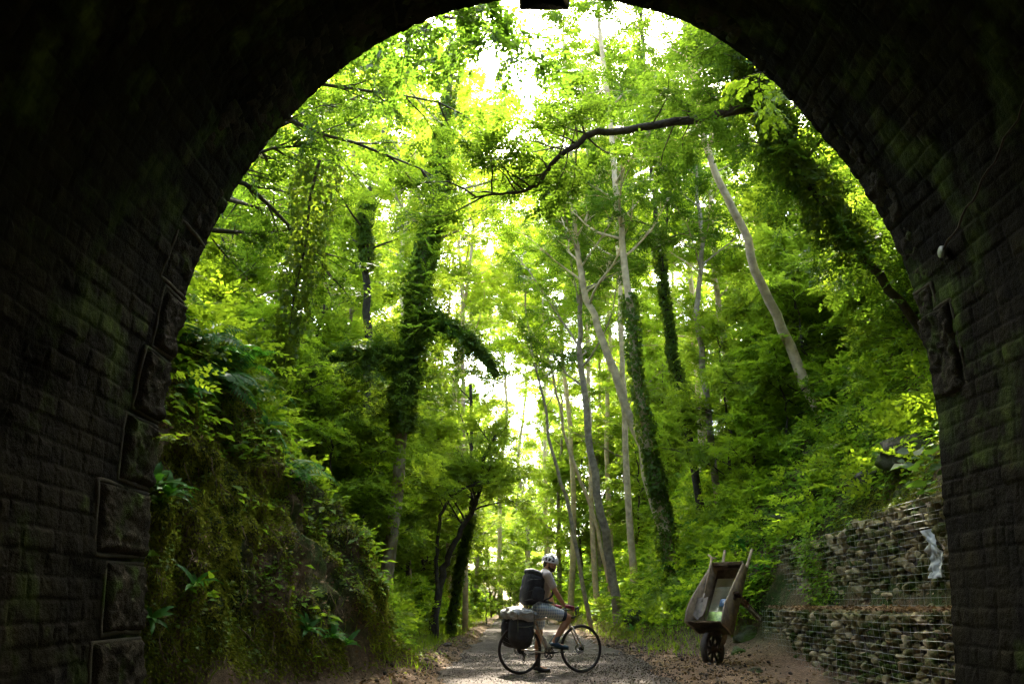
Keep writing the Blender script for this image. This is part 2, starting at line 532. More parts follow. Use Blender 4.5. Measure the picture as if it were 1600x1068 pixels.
# floor of the tunnel, and the worn path that runs out of it
tf = mesh_np('tunnel_floor', [[-9, -30, -.03], [9, -30, -.03], [9, 9.1, -.03], [-9, 9.1, -.03]], np.array([[0, 1, 2, 3]]), M["path"])
tag(tf, 'gritty floor inside the tunnel', kind='structure')


def path_mesh():
    ys = np.concatenate([np.arange(-20, 11, 1.0), np.arange(11, 24, .08), np.arange(24, 60, .5), np.arange(60, 200, 4)])
    us = np.linspace(0, 1, 90)
    G = np.zeros((len(ys), len(us), 3))
    for j, y in enumerate(ys):
        wl = -1.05 + .16 * vnoise(np.array([y * .9, 0, 1]), 5) + .07 * vnoise(np.array([y * 4, 0, 1]), 6)
        wr = 2.35 + .22 * vnoise(np.array([y * .7, 3, 1]), 7) + .08 * vnoise(np.array([y * 4, 0, 5]), 8)
        G[j, :, 0] = wl + (wr - wl) * us
        G[j, :, 1] = y
    e = np.minimum(us, 1 - us) * 3.3
    z = .02 * (1 - np.exp(-(e / .12)))
    G[..., 2] = z[None] + .012 * fbm(G * [1.2, .7, 1], 3, 11) + .007 * fbm(G * [9, 9, 1], 3, 12)
    G[..., 2] -= (us[None] < .001) * .06 + (us[None] > .999) * .06
    return G


PG = path_mesh()
pth = mesh_np('path', PG.reshape(-1, 3), grid_faces(*PG.shape[:2]), M['path'], None, True)
tag(pth, 'worn grey path running out of the tunnel', kind='structure')

# ---------------------------------------------------------------- tunnel
PD = 8.9
ARCH = [(-3.62, -.2), (-3.66, .5), (-3.74, 1.5), (-3.78, 2.5), (-3.72, 3.3), (-3.60, 4.4), (-3.2, 5.62), (-2.66, 6.5), (-1.87, 7.38), (-.8, 8.0), (.42, 8.24),
        (1.5, 8.12), (2.3, 7.78), (3.09, 7.1), (3.75, 6.15), (4.2, 5.28), (4.46, 4.4), (4.55, 3.3), (4.5, 2.3), (4.42, 1.4), (4.34, .5), (4.3, -.2)]
AR = spline(ARCH, 1600)
_s = np.concatenate([[0], np.cumsum(np.linalg.norm(np.diff(AR, axis=0), axis=1))])
AL = _s[-1]


def arch(s):
    s = np.asarray(s, float)
    x = np.interp(s, _s, AR[:, 0]); z = np.interp(s, _s, AR[:, 1])
    e = .05
    dx = np.interp(s + e, _s, AR[:, 0]) - np.interp(s - e, _s, AR[:, 0])
    dz = np.interp(s + e, _s, AR[:, 1]) - np.interp(s - e, _s, AR[:, 1])
    l = np.hypot(dx, dz) + 1e-9
    return x, z, dz / l, -dx / l          # inward normal for a left-to-right arch


tun = empty('railway_tunnel', (.35, PD, 0))
tag(tun, 'dark stone-lined tunnel mouth framing the wooded cutting', 'tunnel')
TO = np.array([.35, PD, 0])


def lining():
    ss = np.arange(0, AL, .018)
    yf = np.arange(PD, 4.6, -.018)
    yb = np.arange(4.4, -30, -.6)
    ys = np.concatenate([yf, yb])
    Sg, Yg = np.meshgrid(ss, ys, indexing='xy')       # rows = y
    x, z, nx, nz = arch(Sg)
    P3 = np.stack([x, Yg, z], -1)
    wob = .016 * vnoise(P3 * 2.0, 2) + .008 * vnoise(P3 * 6.0, 12)
    sv = Sg + wob
    H = .178
    c = np.floor(sv / H)
    fs = sv / H - c
    Lb = .36 + .2 * _hash(c.astype(np.int64), np.ones_like(c, dtype=np.int64), np.zeros_like(c, dtype=np.int64), 6)
    off = _hash((c).astype(np.int64), np.zeros_like(c, dtype=np.int64), np.zeros_like(c, dtype=np.int64), 5) * Lb
    yy = Yg + wob * 1.3 + off
    b = np.floor(yy / Lb)
    fb = yy / Lb - b
    # some blocks are split once more
    hb = _hash(c.astype(np.int64), b.astype(np.int64), np.zeros_like(c, dtype=np.int64), 8)
    split = hb > .62
    cut = .35 + .3 * _hash(c.astype(np.int64), b.astype(np.int64), np.zeros_like(c, dtype=np.int64), 9)
    second = split & (fb > cut)
    h2 = _hash(c.astype(np.int64), b.astype(np.int64), second.astype(np.int64), 10)
    dj = np.minimum(np.minimum(fs, 1 - fs) * H, np.minimum(fb, 1 - fb) * Lb)
    dj = np.where(split, np.minimum(dj, np.abs(fb - cut) * Lb), dj)
    face = np.clip(dj / .022, 0, 1) ** 1.3
    face = face * (.85 + .15 * np.clip(dj / .06, 0, 1))
    rough = fbm(P3 * 7, 4, 15)
    d = face * (.013 + .016 * (h2 - .5)) + rough * .013 * (.4 + face) + .03 * fbm(P3 * .9, 3, 16)
    # decayed patches where the face has spalled
    sp = np.clip(fbm(P3 * [1, .8, .8], 4, 19) * 3 - .75, 0, 1)
    d -= sp * (.05 + .04 * fbm(P3 * 12, 3, 20))
    edge = np.clip((PD - Yg) / .02, 0, 1)
    d = d * np.where(Yg < 4.5, .3, 1)
    P3[..., 0] += nx * d; P3[..., 2] += nz * d
    V = P3.reshape(-1, 3) - TO
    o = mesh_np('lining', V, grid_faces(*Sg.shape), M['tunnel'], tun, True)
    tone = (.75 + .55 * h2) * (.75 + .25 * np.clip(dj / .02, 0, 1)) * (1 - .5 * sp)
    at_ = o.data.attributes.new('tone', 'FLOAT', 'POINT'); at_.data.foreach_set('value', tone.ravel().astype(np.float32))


lining()


def portal_wall():
    n = 160
    ss = np.linspace(0, AL, n)
    x, z, nx, nz = arch(ss)
    xi, zi = x - nx * .04, z - nz * .04
    # outer outline of the unseen, sun-blocking spandrel wall, matched point by point
    ang = np.linspace(0, 1, n)
    ox = np.interp(ang, [0, .3, .7, 1], [-11, -11, 11, 11]); oz = np.interp(ang, [0, .3, .7, 1], [-.3, 11.5, 11.5, -.3])
    rings = []
    for y, (a, b_) in ((PD - .015, (xi, zi)), (PD - .015, (ox, oz)), (PD - .7, (ox, oz)), (PD - .7, (xi, zi))):
        rings.append(np.column_stack([a, np.full(n, y), b_]))
    V = np.array(rings)
    fs = grid_faces(4, n)
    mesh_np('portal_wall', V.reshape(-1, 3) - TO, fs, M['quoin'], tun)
    # cap added far behind the camera, unseen, so the bore stays dark
    cap = np.column_stack([x, np.full(n, -29.9), z])
    c = np.vstack([cap, [[.4, -29.9, 3]]])
    f = [[i, i + 1, n] for i in range(n - 1)]
    mesh_np('dark_end_cap', c - TO, np.array(f), M['quoin'], tun)


portal_wall()


def s_at(zv, side):
    ss = np.linspace(0, AL, 3000)
    x, z, _, _ = arch(ss)
    m = x < .4 if side < 0 else x > .4
    idx = np.where(m)[0]
    return ss[idx[np.argmin(np.abs(z[idx] - zv))]]


def quoin(s0, s1, L, seed, proud=.05, ribbon=True, y1=PD + .012):
    nu = int(L / .02) + 2; nv = int(abs(s1 - s0) / .02) + 2
    y = np.linspace(y1, PD - L, nu); s = np.linspace(s0, s1, nv)
    Yg, Sg = np.meshgrid(y, s, indexing='ij')
    e = np.minimum(np.minimum(Yg - (PD - L), y1 - Yg), np.minimum(np.abs(Sg - s0), np.abs(s1 - Sg)))
    x, z, nx, nz = arch(Sg)
    P = np.stack([x, Yg, z], -1)
    k = np.clip(e / (.05 + .03 * vnoise(P * 6, 3)), 0, 1)
    k = 1 - (1 - k) ** 2
    d = -.03 + k * (.045 + proud) + k * .035 * fbm(P * 3.5, 4, seed) + .05 * fbm(P * [9, 9, 14], 4, seed + 3) * k
    P[..., 0] += nx * d; P[..., 2] += nz * d
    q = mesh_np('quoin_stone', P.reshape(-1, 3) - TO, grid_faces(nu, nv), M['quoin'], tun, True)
    if ribbon:
        # raised cement ribbon round three sides
        g = .03
        a, b_ = min(s0, s1) - .0, max(s0, s1) + .0
        pts = []
        for yy, s_ in ([(PD, a)] + [(PD - L - g, a)] + [(PD - L - g, b_)] + [(PD, b_)]):
            pts.append((yy, s_))
        dense = []
        for (ya, sa), (yb_, sb) in zip(pts[:-1], pts[1:]):
            m = max(int(max(abs(ya - yb_), abs(sa - sb)) / .05), 2)
            for f in np.arange(m) / m: dense.append((ya + (yb_ - ya) * f, sa + (sb - sa) * f))
        dense.append(pts[-1])
        Dn = np.array(dense)
        Dn += np.column_stack([vnoise(np.column_stack([Dn * 2.5, np.full(len(Dn), seed)]), 3), vnoise(np.column_stack([Dn * 2.5, np.full(len(Dn), seed + 9)]), 4)]) * .018
        x, z, nx, nz = arch(Dn[:, 1])
        T = np.gradient(Dn, axis=0); T /= np.linalg.norm(T, axis=1, keepdims=True)
        Nn = np.column_stack([-T[:, 1], T[:, 0]])
        wd = .022
        rows = []
        for side, h in ((-1, -.01), (-1, .012), (-.45, .024), (.45, .024), (1, .012), (1, -.01)):
            D2 = Dn + Nn * wd * side
            x, z, nx, nz = arch(D2[:, 1])
            hh = h + .01 * vnoise(np.column_stack([Dn * 9, np.full(len(Dn), seed)]), 7) * (h > 0)
            rows.append(np.column_stack([x + nx * hh, D2[:, 0], z + nz * hh]))
        V = np.array(rows)
        mesh_np('mortar_band', V.reshape(-1, 3) - TO, grid_faces(6, len(Dn)), M['mortar'], q, True)


qs = s_at(.02, -1)
for i in range(13):
    quoin(qs + .70 * i + .03, qs + .70 * (i + 1) - .03, [1.0, .82, 1.08, .72, .62, .5, .66, .5][i % 8], 40 + i, [.07, .05, .06][i % 3] if i < 6 else -.01, ribbon=i < 7)
a = s_at(3.1, 1)
quoin(a - .9, a + .05, .62, 70, .05)
a2 = s_at(4.2, 1)
quoin(a2 - .1, a2 + .62, .34, 71, .03)
for i in range(1, 9):
    quoin(a2 - .1 - .72 * i, a2 - .16 - .72 * (i - 1), [.46, .36][i % 2], 71 + i, -.01, ribbon=False)

kb = MB()
kb.box((.40, 8.62, 8.36), (.62, .7, .56), bev=.02)
V = np.vstack(kb.v) - TO; kb.v = [V]
kb.build('keystone', M['quoin'], tun, False)

# cable and round reflector on the right wall
def wallpt(side, y, zv, off):
    s_ = s_at(zv, side); x, z, nx, nz = arch(s_)
    return np.array([x + nx * off, y, z + nz * off])
rf = empty('round_reflector', tuple(wallpt(1, 8.05, 4.45, .07)))
tag(rf, 'small pale round disc fixed high on the right tunnel wall', 'reflector')
b = MB()
o_ = wallpt(1, 8.05, 4.45, .07)
b.tube([[0.03, 0, 0], [-.012, 0, 0]], [.062, .062], 20)
b.build('disc', plain('dull_reflector', (.10, .12, .08), .4), rf)
b = MB(); b.tube([[0.0, 0, 0], [.09, 0, 0]], [.02, .02], 10); b.build('bracket', M['bark_dark'], rf)
cb = MB()
pts = [wallpt(1, 8.0 - .12 * i, 4.45 + .035 * i + .02 * math.sin(i * 1.7), .075) for i in range(34)]
cb.tube(pts, .011, 6)
c_ = cb.build('wall_cable', M['bark_dark'])
tag(c_, 'thin dark cable clipped along the right tunnel wall above the disc', 'cable')

# ---------------------------------------------------------------- leaves and trees
def leaf_quads(C, X, Y, Z, ln, wd, droop=0.15):
    """C centres(base), X along, Y across, Z up unit vectors (N,3); ln, wd sizes (N,). One bent rhomb per leaf."""
    ln = np.broadcast_to(ln, (len(C),))[:, None]; wd = np.broadcast_to(wd, (len(C),))[:, None]
    a = C
    b = C + X * ln * .45 + Y * wd * .5 + Z * ln * .05
    c = C + X * ln - Z * ln * droop
    d = C + X * ln * .45 - Y * wd * .5 + Z * ln * .05
    V = np.stack([a, b, c, d], 1).reshape(-1, 3)
    return V


def leaf_round(C, X, Y, Z, ln, wd, droop=0.1):
    ln = np.broadcast_to(ln, (len(C),))[:, None]; wd = np.broadcast_to(wd, (len(C),))[:, None]
    o = [(0, 0, 0), (.22, .42, .03), (.6, .46, .02), (1.0, 0, -droop), (.6, -.46, .02), (.22, -.42, .03)]
    V = np.stack([C + X * ln * u + Y * wd * v + Z * ln * z for u, v, z in o], 1).reshape(-1, 3)
    return V


def leaf_faces(n, k=4):
    return np.arange(n * k).reshape(n, k)


def unit(v):
    return v / (np.linalg.norm(v, axis=-1, keepdims=True) + 1e-9)


def spray_template(kind, r, length=.6):
    """leaves of one spray: returns arrays base, X, Y, Z, ln, wd in spray space (x out, z up)"""
    B, X, W, ln, wd = [], [], [], [], []
    if kind == 'ash':
        for k in range(5):
            a0 = (k - 2) * .55 + r.normal(0, .12)
            st = np.array([.12 * k * length, 0, 0])
            dr = np.array([math.cos(a0), math.sin(a0), r.normal(0, .15)])
            L = length * r.uniform(.45, .65)
            for j in range(8):
                f = (j // 2 + 1) / 4.6
                sd = 1 if j % 2 else -1
                p = st + dr * L * f - np.array([0, 0, .12 * f * f * L])
                d = dr * .6 + np.cross([0, 0, 1], dr) * sd * .9
                B.append(p); X.append(d); ln.append(.115 * length / .6 * r.uniform(.8, 1.15)); wd.append(.045 * length / .6)
    elif kind == 'broad':
        for k in range(3):
            a0 = (k - 1) * .7 + r.normal(0, .1)
            dr = np.array([math.cos(a0), math.sin(a0), r.normal(0, .1)])
            L = length * (1.0 if k == 1 else .7)
            st = np.array([.1 * length, 0, 0]) * (k != 1)
            for j in range(9):
                f = (j + 1) / 9.5
                sd = 1 if j % 2 else -1
                p = st + dr * L * f - np.array([0, 0, .15 * f * f * L])
                d = dr * .75 + np.cross([0, 0, 1], dr) * sd * .7 + np.array([0, 0, r.normal(0, .15)])
                B.append(p); X.append(d); ln.append(.115 * length / .6 * r.uniform(.7, 1.15)); wd.append(.075 * length / .6)
    B = np.array(B); X = unit(np.array(X))
    up = unit(np.array([[0, 0, 1.0]]) + r.normal(0, .28, (len(B), 3)))
    Y = unit(np.cross(up, X)); Z = np.cross(X, Y)
    return B, X, Y, Z, np.array(ln), np.array(wd)


TPL = {}
def templates(kind, length):
    k = (kind, round(length, 2))
    if k not in TPL:
        TPL[k] = [spray_template(kind, rng(100 + i), length) for i in range(5)]
    return TPL[k]


def sprays_to_verts(P, D, kind, length, r, size=None, round_leaf=False, tilt=.25):
    """P positions, D directions of sprays -> leaf vertices"""
    P = np.asarray(P); D = unit(np.asarray(D))
    n = len(P)
    up = unit(np.array([[0, 0, 1.0]]) + r.normal(0, tilt, (n, 3)))
    X = unit(D - up * (np.sum(D * up, 1, keepdims=True) * .75))
    Y = unit(np.cross(up, X)); Z = np.cross(X, Y)
    Mx = np.stack([X, Y, Z], 1)                    # rows: local axes in world
    sc = r.uniform(.75, 1.25, n) if size is None else size
    T = templates(kind, length)
    which = r.integers(0, len(T), n)
    out = []
    fn = leaf_round if round_leaf else leaf_quads
    for t in range(len(T)):
        m = which == t
        if not m.any(): continue
        B, x, y, z, ln, wd = T[t]
        Mm = Mx[m]; s = sc[m][:, None, None]
        k = len(B); q = m.sum()
        wB = (np.einsum('kj,njl->nkl', B, Mm) * s + P[m][:, None]).reshape(-1, 3)
        wx, wy, wz = [np.einsum('kj,njl->nkl', v, Mm).reshape(-1, 3) for v in (x, y, z)]
        jl = (ln[None] * sc[m][:, None]).ravel() * r.uniform(.8, 1.2, q * k)
        jw = (wd[None] * sc[m][:, None]).ravel() * r.uniform(.8, 1.2, q * k)
        out.append(fn(wB, wx, wy, wz, jl, jw))
    return np.vstack(out)


def grow(trunk, r0, r1, r, first=.4, nl=14, ll=4.0, up=.6, nsub=6, ntw=5, sublen=.42, bias=None, gl=.25):
    """skeleton: trunk polyline -> tubes [(pts, radii, sides)] and spray anchors"""
    n = 26
    T = spline(trunk, n)
    T[1:-1] += r.normal(0, .03, (n - 2, 3)) * [1, 1, .2]
    f = np.linspace(0, 1, n)
    rad = r0 + (r1 - r0) * f ** .8
    tubes = [(T, rad, 9)]
    SP, SD = [], []
    H = np.linalg.norm(T[-1] - T[0])
    az = r.uniform(0, 6.28)
    for i in range(nl):
        fi = first + (1 - first) * (i + r.uniform(.1, .9)) / nl
        p = T[min(int(fi * (n - 1)), n - 2)] + (T[min(int(fi * (n - 1)) + 1, n - 1)] - T[min(int(fi * (n - 1)), n - 2)]) * ((fi * (n - 1)) % 1)
        az += 2.4 + r.normal(0, .4)
        el = up * r.uniform(.5, 1.2) + .35 * max(0, fi - .8) / .2
        d = np.array([math.cos(az) * math.cos(el), math.sin(az) * math.cos(el), math.sin(el)])
        if bias is not None: d = unit(d + np.array(bias) * .8)
        L = ll * r.uniform(.6, 1.15) * (1 - .45 * max(0, (fi - first) / (1 - first)) ** 2)
        m = 8
        lp = [p]
        dd = d.copy()
        for k in range(m - 1):
            dd = unit(dd + r.normal(0, .13, 3) + np.array([0, 0, .04 - gl * .14 * k / m]))
            lp.append(lp[-1] + dd * L / (m - 1))
        lp = np.array(lp)
        rl = rad[int(fi * (n - 1))] * .42
        tubes.append((lp, np.linspace(rl, .008, m), 6))
        for k in range(nsub):
            g = .28 + .72 * (k + r.uniform(0, 1)) / nsub
            q = lp[min(int(g * (m - 1)), m - 1)]
            base = unit(lp[min(int(g * (m - 1)) + 1, m - 1)] - lp[max(min(int(g * (m - 1)), m - 2), 0)])
            sd = unit(base * .7 + np.cross(base, [0, 0, 1]) * (1 if k % 2 else -1) * r.uniform(.5, 1.0) + r.normal(0, .18, 3))
            sL = L * sublen * r.uniform(.6, 1.2) * (1.15 - .5 * g)
            m2 = 5
            sp = [q]
            for k2 in range(m2 - 1):
                sd = unit(sd + r.normal(0, .15, 3) + np.array([0, 0, .02 - gl * .15 * k2 / m2]))
                sp.append(sp[-1] + sd * sL / (m2 - 1))
            sp = np.array(sp)
            tubes.append((sp, np.linspace(max(rl * .35, .008), .004, m2), 4))
            for k3 in range(ntw):
                h = .15 + .85 * (k3 + r.uniform(0, .8)) / ntw
                ii = min(h * (m2 - 1), m2 - 1.001)
                a = sp[int(ii)] + (sp[int(ii) + 1] - sp[int(ii)]) * (ii % 1)
                sdir = unit(sd + np.cross(sd, [0, 0, 1]) * r.uniform(-1.2, 1.2) + np.array([0, 0, r.uniform(-.3, .15)]))
                SP.append(a); SD.append(sdir)
    return tubes, np.array(SP), np.array(SD), T, rad


def tubes_mesh(tubes):
    mb = MB()
    for p, ra, s in tubes: mb.tube(p, ra, s, cap=False)
    return mb


def ivy_on(T, rad, f0, f1, n, r, thick=.14, size=.075, taper=(1, 1)):
    """ivy leaves clothing a trunk polyline between fractions f0..f1"""
    u = r.uniform(f0, f1, n) * (len(T) - 1)
    i = np.minimum(u.astype(int), len(T) - 2); fr = (u - i)[:, None]
    P = T[i] * (1 - fr) + T[i + 1] * fr
    tn = unit(T[i + 1] - T[i])
    rr = np.interp(u, np.arange(len(T)), rad)
    a = r.uniform(0, 2 * math.pi, n)
    A = unit(np.cross(tn, [0.2, .97, .1])); B = np.cross(tn, A)
    out = A * np.cos(a)[:, None] + B * np.sin(a)[:, None]
    keep = vnoise(P * 1.7 + out * .5, 15) > r.uniform(-1.3, -.1, n)
    P, u, rr, out = P[keep], u[keep], rr[keep], out[keep]; n = len(P)
    lump = .55 + .9 * np.clip(vnoise(P * [2.2, 2.2, 1.4] + out * .7, 5) + .45, 0, 1.5)
    off = rr * .9 + thick * np.interp(u, [0, len(T) - 1], taper) * lump * r.uniform(.1, 1, n) ** .6
    C = P + out * off[:, None]
    X = unit(out * .5 + np.array([0, 0, -.7]) + r.normal(0, .45, (n, 3)))
    up = unit(out + r.normal(0, .4, (n, 3)) + [0, 0, .3])
    Y = unit(np.cross(up, X)); Z = np.cross(X, Y)
    s = size * r.uniform(.5, 1.5, n)
    return leaf_quads(C, X, Y, Z, s, s * .95)


def leaves_obj(name, V, mat, parent, origin, k=4, kind=None):
    o = mesh_np(name, V - origin, leaf_faces(len(V) // k, k), mat, parent)
    if kind: o['kind'] = kind
    return o


def tree(name, label, cat, trunk, r0, r1, seed, bark='bark', leaf='leaf', kind='ash', length=.6, group=None, ivy=None, root=False, skip=0, **kw):
    r = rng(seed)
    if root: trunk = rooted(trunk[skip:])
    trunk = np.array(trunk, float)
    o0 = trunk[0].copy()
    tubes, SP, SD, T, rad = grow(trunk, r0, r1, r, **kw)
    e = empty(name, tuple(o0))
    tag(e, label, cat, group)
    mb = MB(); mb.tube(tubes[0][0], tubes[0][1], 10, cap=True)
    mb.v = [mb.v[0] - o0]; mb.build('trunk', M[bark], e)
    if len(tubes) > 1:
        m2 = tubes_mesh(tubes[1:]); m2.v = [v - o0 for v in m2.v]
        m2.build('branches', M[bark], e)
    if len(SP):
        V = sprays_to_verts(SP + r.normal(0, .07, SP.shape), SD, kind, length, r, tilt=.45)
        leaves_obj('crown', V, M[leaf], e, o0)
    if ivy:
        f0, f1, n, th = ivy[:4]
        sz = ivy[4] if len(ivy) > 4 else .085
        leaves_obj('ivy', ivy_on(T, rad, f0, f1, n, r, th, sz), M['leaf_dark'], e, o0)
    return e


def copy_tree(o, loc, rz, sc, label=None):
    c = o.copy(); COL.objects.link(c)
    c.location = loc; c.rotation_euler = (0, 0, rz); c.scale = (sc,) * 3
    if label: c['label'] = label
    for ch in list(o.children):
        d = ch.copy(); COL.objects.link(d); d.parent = c
    return c


def gz(x, y):
    """height of the bank at x, y"""
    j = min(np.searchsorted(TY, y), len(TY) - 1)
    i = np.argmin(np.abs(TG[j, :, 0] - x))
    return TG[j, i, 2]


def rooted(pts):
    """carry the lowest visible stretch of a trunk on down until it meets the bank"""
    p = [np.array(q, float) for q in pts]
    d = unit(p[0] - p[1]); d = unit(d * [.8, .3, 1] + [0, 0, -.15])
    q = p[0]
    for _ in range(60):
        if q[2] < gz(q[0], q[1]) - .15: break
        q = q + d * .3
        d = unit(d + [0, 0, -.02])
    return ([q] if np.linalg.norm(q - p[0]) > .4 else []) + p


HEROES = []


def place(p):
    """photo pixel of a world point"""
    c, s = math.cos(PITCH), math.sin(PITCH)
    d = p[1] * c + (p[2] - CAMZ) * s; u = -p[1] * s + (p[2] - CAMZ) * c
    return 800 + F * p[0] / d, 534 - F * u / d


def beside(p, top=False):
    """words that fix a background plant by what stands next to it in view"""
    x, y = place(p)
    h = min(HEROES, key=lambda q: abs(q[0] - x) + .35 * abs(q[1] - y))
    dx, dy = x - h[0], y - h[1]
    w = 'behind' if abs(dx) < 22 and abs(dy) < 60 else ('right of' if dx > 0 else 'left of') if abs(dx) > abs(dy) * .5 else ('below' if dy > 0 else 'above')
    return w + ' ' + h[2]


def P3(*a): return [at(*p) for p in a]

# ---------------------------------------------------------------- the trees that stand out
# right bank
tree('ash_tree', 'tall pale leaning trunk, thickest on the right bank, a vine wrapped round it', 'tree',
     P3((1232, 535, 20.5), (1190, 440, 20), (1150, 340, 19.6), (1112, 255, 19.2), (1085, 130, 18.6), (1060, -40, 18)),
     .145, .05, 1, 'bark_pale', leaf='leaf_dimmed', root=True, first=.68, nl=12, ll=4.2, nsub=8, ntw=5, length=.6)
tree('ash_tree', 'slender pale trunk ivy-clad on its lower half, upright at centre right', 'tree',
     P3((1035, 790, 24), (1012, 690, 24), (988, 520, 24), (975, 400, 24), (964, 290, 24), (945, 120, 24), (930, -60, 24)),
     .17, .05, 2, 'bark_pale', leaf='leaf_dimmed', root=True, first=.55, nl=14, ll=3.6, length=.6, ivy=(.0, .5, 6000, .12))
tree('ash_tree', 'pale bare trunk leaning left, forking behind the ivy-clad one', 'tree',
     P3((1005, 715, 26), (965, 600, 26), (938, 520, 26), (912, 440, 26), (900, 370, 26), (893, 250, 26), (880, 60, 26)),
     .17, .05, 3, 'bark_pale', leaf='leaf_dimmed', root=True, first=.5, nl=16, ll=3.8, up=.8, length=.6)
tree('ash_tree', 'straight brown trunk rising from the bank foot behind the cyclist', 'tree',
     P3((955, 890, 29), (938, 800, 29), (920, 680, 29), (908, 570, 29), (905, 500, 29), (915, 350, 29), (925, 150, 29)),
     .19, .05, 4, 'bark', leaf='leaf_dimmed', root=True, first=.5, nl=14, ll=4, up=.8, length=.65)
tree('ash_tree', 'thin dark trunk wrapped in ivy, high on the right bank', 'tree',
     P3((1062, 600, 27), (1046, 520, 27), (1035, 420, 27), (1022, 300, 27), (1010, 150, 27), (1000, 0, 27)),
     .13, .05, 5, 'bark_dark', leaf='leaf_dimmed', root=True, first=.5, nl=12, ll=3.4, length=.65, ivy=(.1, .6, 4200, .10))
tree('ash_tree', 'thin crooked brown trunk between the ivy-wrapped trunk and the thick pale one', 'tree',
     P3((1098, 570, 25), (1090, 480, 25), (1096, 400, 25), (1088, 280, 25), (1075, 100, 25)),
     .11, .04, 6, 'bark', leaf='leaf_dimmed', root=True, first=.5, nl=12, ll=3.2, length=.6)
tree('ash_tree', 'very thin sapling trunk leaning left left of the brown trunk', 'tree',
     P3((890, 800, 33), (862, 700, 33), (850, 620, 33), (828, 530, 33), (815, 400, 33)),
     .09, .03, 7, 'bark', root=True, first=.55, nl=10, ll=3, length=.65)
tree('ash_tree', 'second thin sapling trunk with forked top beside the brown trunk', 'tree',
     P3((925, 800, 35), (885, 690, 35), (868, 600, 35), (850, 520, 35), (850, 380, 35)),
     .09, .03, 8, 'bark_pale', root=True, first=.5, nl=10, ll=3.2, length=.65)
# near dark ivy-hung tree at top right with the long dark bough
t = tree('ivy_tree', 'near tree at upper right, trunk buried in dark ivy, long bare bough reaching left', 'tree',
     P3((1470, 560, 15.5), (1405, 470, 15.3), (1330, 375, 15.1), (1258, 280, 15), (1200, 180, 14.8), (1165, 60, 14.4), (1140, -80, 14)),
     .085, .07, 9, 'bark_dark', leaf='leaf_dimmed', root=True, first=.5, nl=13, ll=3.0, nsub=8, ntw=6, length=.5, ivy=(.3, 1, 9000, .3, .08))
o0 = np.array(t.location)
bl = spline(P3((1205, 172, 14.8), (1182, 166, 14.7), (1115, 180, 14.2), (1040, 193, 13.8), (985, 203, 13.6), (930, 207, 13.5), (905, 222, 13.4), (880, 240, 13.3), (855, 265, 13.3), (845, 283, 13.3), (815, 300, 13.3), (770, 302, 13.2), (735, 312, 13.2)), 40)
bl += rng(5).normal(0, .012, bl.shape)
b = MB()
b.tube(bl - o0, np.linspace(.085, .012, 40), 8)
r = rng(77)
SPs, SDs = [], []
for k in range(34):
    i = r.integers(3, 39)
    d = unit(np.array([r.uniform(-1.2, .3), r.uniform(-.8, .8), r.uniform(-.3, .9)]))
    q = [bl[i]]
    for _ in range(5):
        d = unit(d + r.normal(0, .2, 3)); q.append(q[-1] + d * r.uniform(.12, .28))
        if _ > 0:
            for __ in range(2):
                SPs.append(q[-1]); SDs.append(d + r.normal(0, .5, 3))
    b.tube(np.array(q) - o0, np.linspace(.016, .004, 6), 4)
b.build('bough', M['bark_dark'], t)
_T = spline(P3((1405, 470, 15.3), (1330, 375, 15.1), (1258, 280, 15), (1200, 180, 14.8), (1165, 60, 14.4)), 50)
_i = r.integers(0, 50, 460); _d = r.normal(0, 1, (460, 3)) * [1, 1, .4]
leaves_obj('sprigs', sprays_to_verts(_T[_i] + unit(_d) * r.uniform(.15, .9, (460, 1)), _d + [0, 0, -.4], 'broad', .42, r, tilt=.6), M['leaf_dimmed'], t, o0)
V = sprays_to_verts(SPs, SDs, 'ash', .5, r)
leaves_obj('bough_leaves', V, M['leaf_dimmed'], t, o0)

# left bank
t = IVYT = tree('ivy_tree', 'thick trunk swathed in ivy at centre left, two ivy-draped arms arching down', 'tree',
     P3((622, 740, 21), (632, 640, 21), (640, 570, 21), (652, 470, 21), (665, 390, 21), (685, 300, 21), (698, 200, 21), (705, 60, 21)),
     .17, .07, 10, 'bark', leaf='leaf_bright', root=True, first=.62, nl=12, ll=3.2, length=.55, ivy=(.2, .98, 13000, .24, .08))
o0 = np.array(t.location)
for arm, seed in ((((638, 590, 21), (618, 555, 20.8), (585, 545, 20.4), (540, 548, 20.2), (500, 570, 20), (470, 605, 20), (455, 640, 20)), 1),
                  (((645, 520, 21), (675, 500, 20.8), (705, 508, 20.6), (735, 530, 20.5), (760, 560, 20.4), (776, 585, 20.4)), 2)):
    q = spline(P3(*arm), 22)
    b = MB(); b.tube(q - o0, np.linspace(.07, .02, 22), 7)
    a_ = b.build('arching_branch', M['bark_dark'], t)
    leaves_obj('ivy', ivy_on(q, np.linspace(.07, .02, 22), 0, 1, 3600, rng(seed), .2, .07, (1.2, .15)), M['leaf_dark'], a_, o0)
    r = rng(seed + 50); n_ = 130; ii = r.integers(0, 22, n_)
    leaves_obj('sprigs', sprays_to_verts(q[ii] + r.normal(0, .12, (n_, 3)), r.normal(0, 1, (n_, 3)) + [0, -.2, -.4], 'broad', .4, r, tilt=.5), M['leaf_dimmed'], a_, o0)
tree('ash_tree', 'slim pale straight trunk glimpsed right of the arching ivy tree', 'tree',
     P3((728, 800, 33), (727, 700, 33), (722, 560, 33), (725, 480, 33), (740, 350, 33), (745, 200, 33)),
     .12, .04, 11, 'bark_pale', leaf='leaf_bright', root=True, first=.45, nl=12, ll=3.4, up=.8, length=.65)
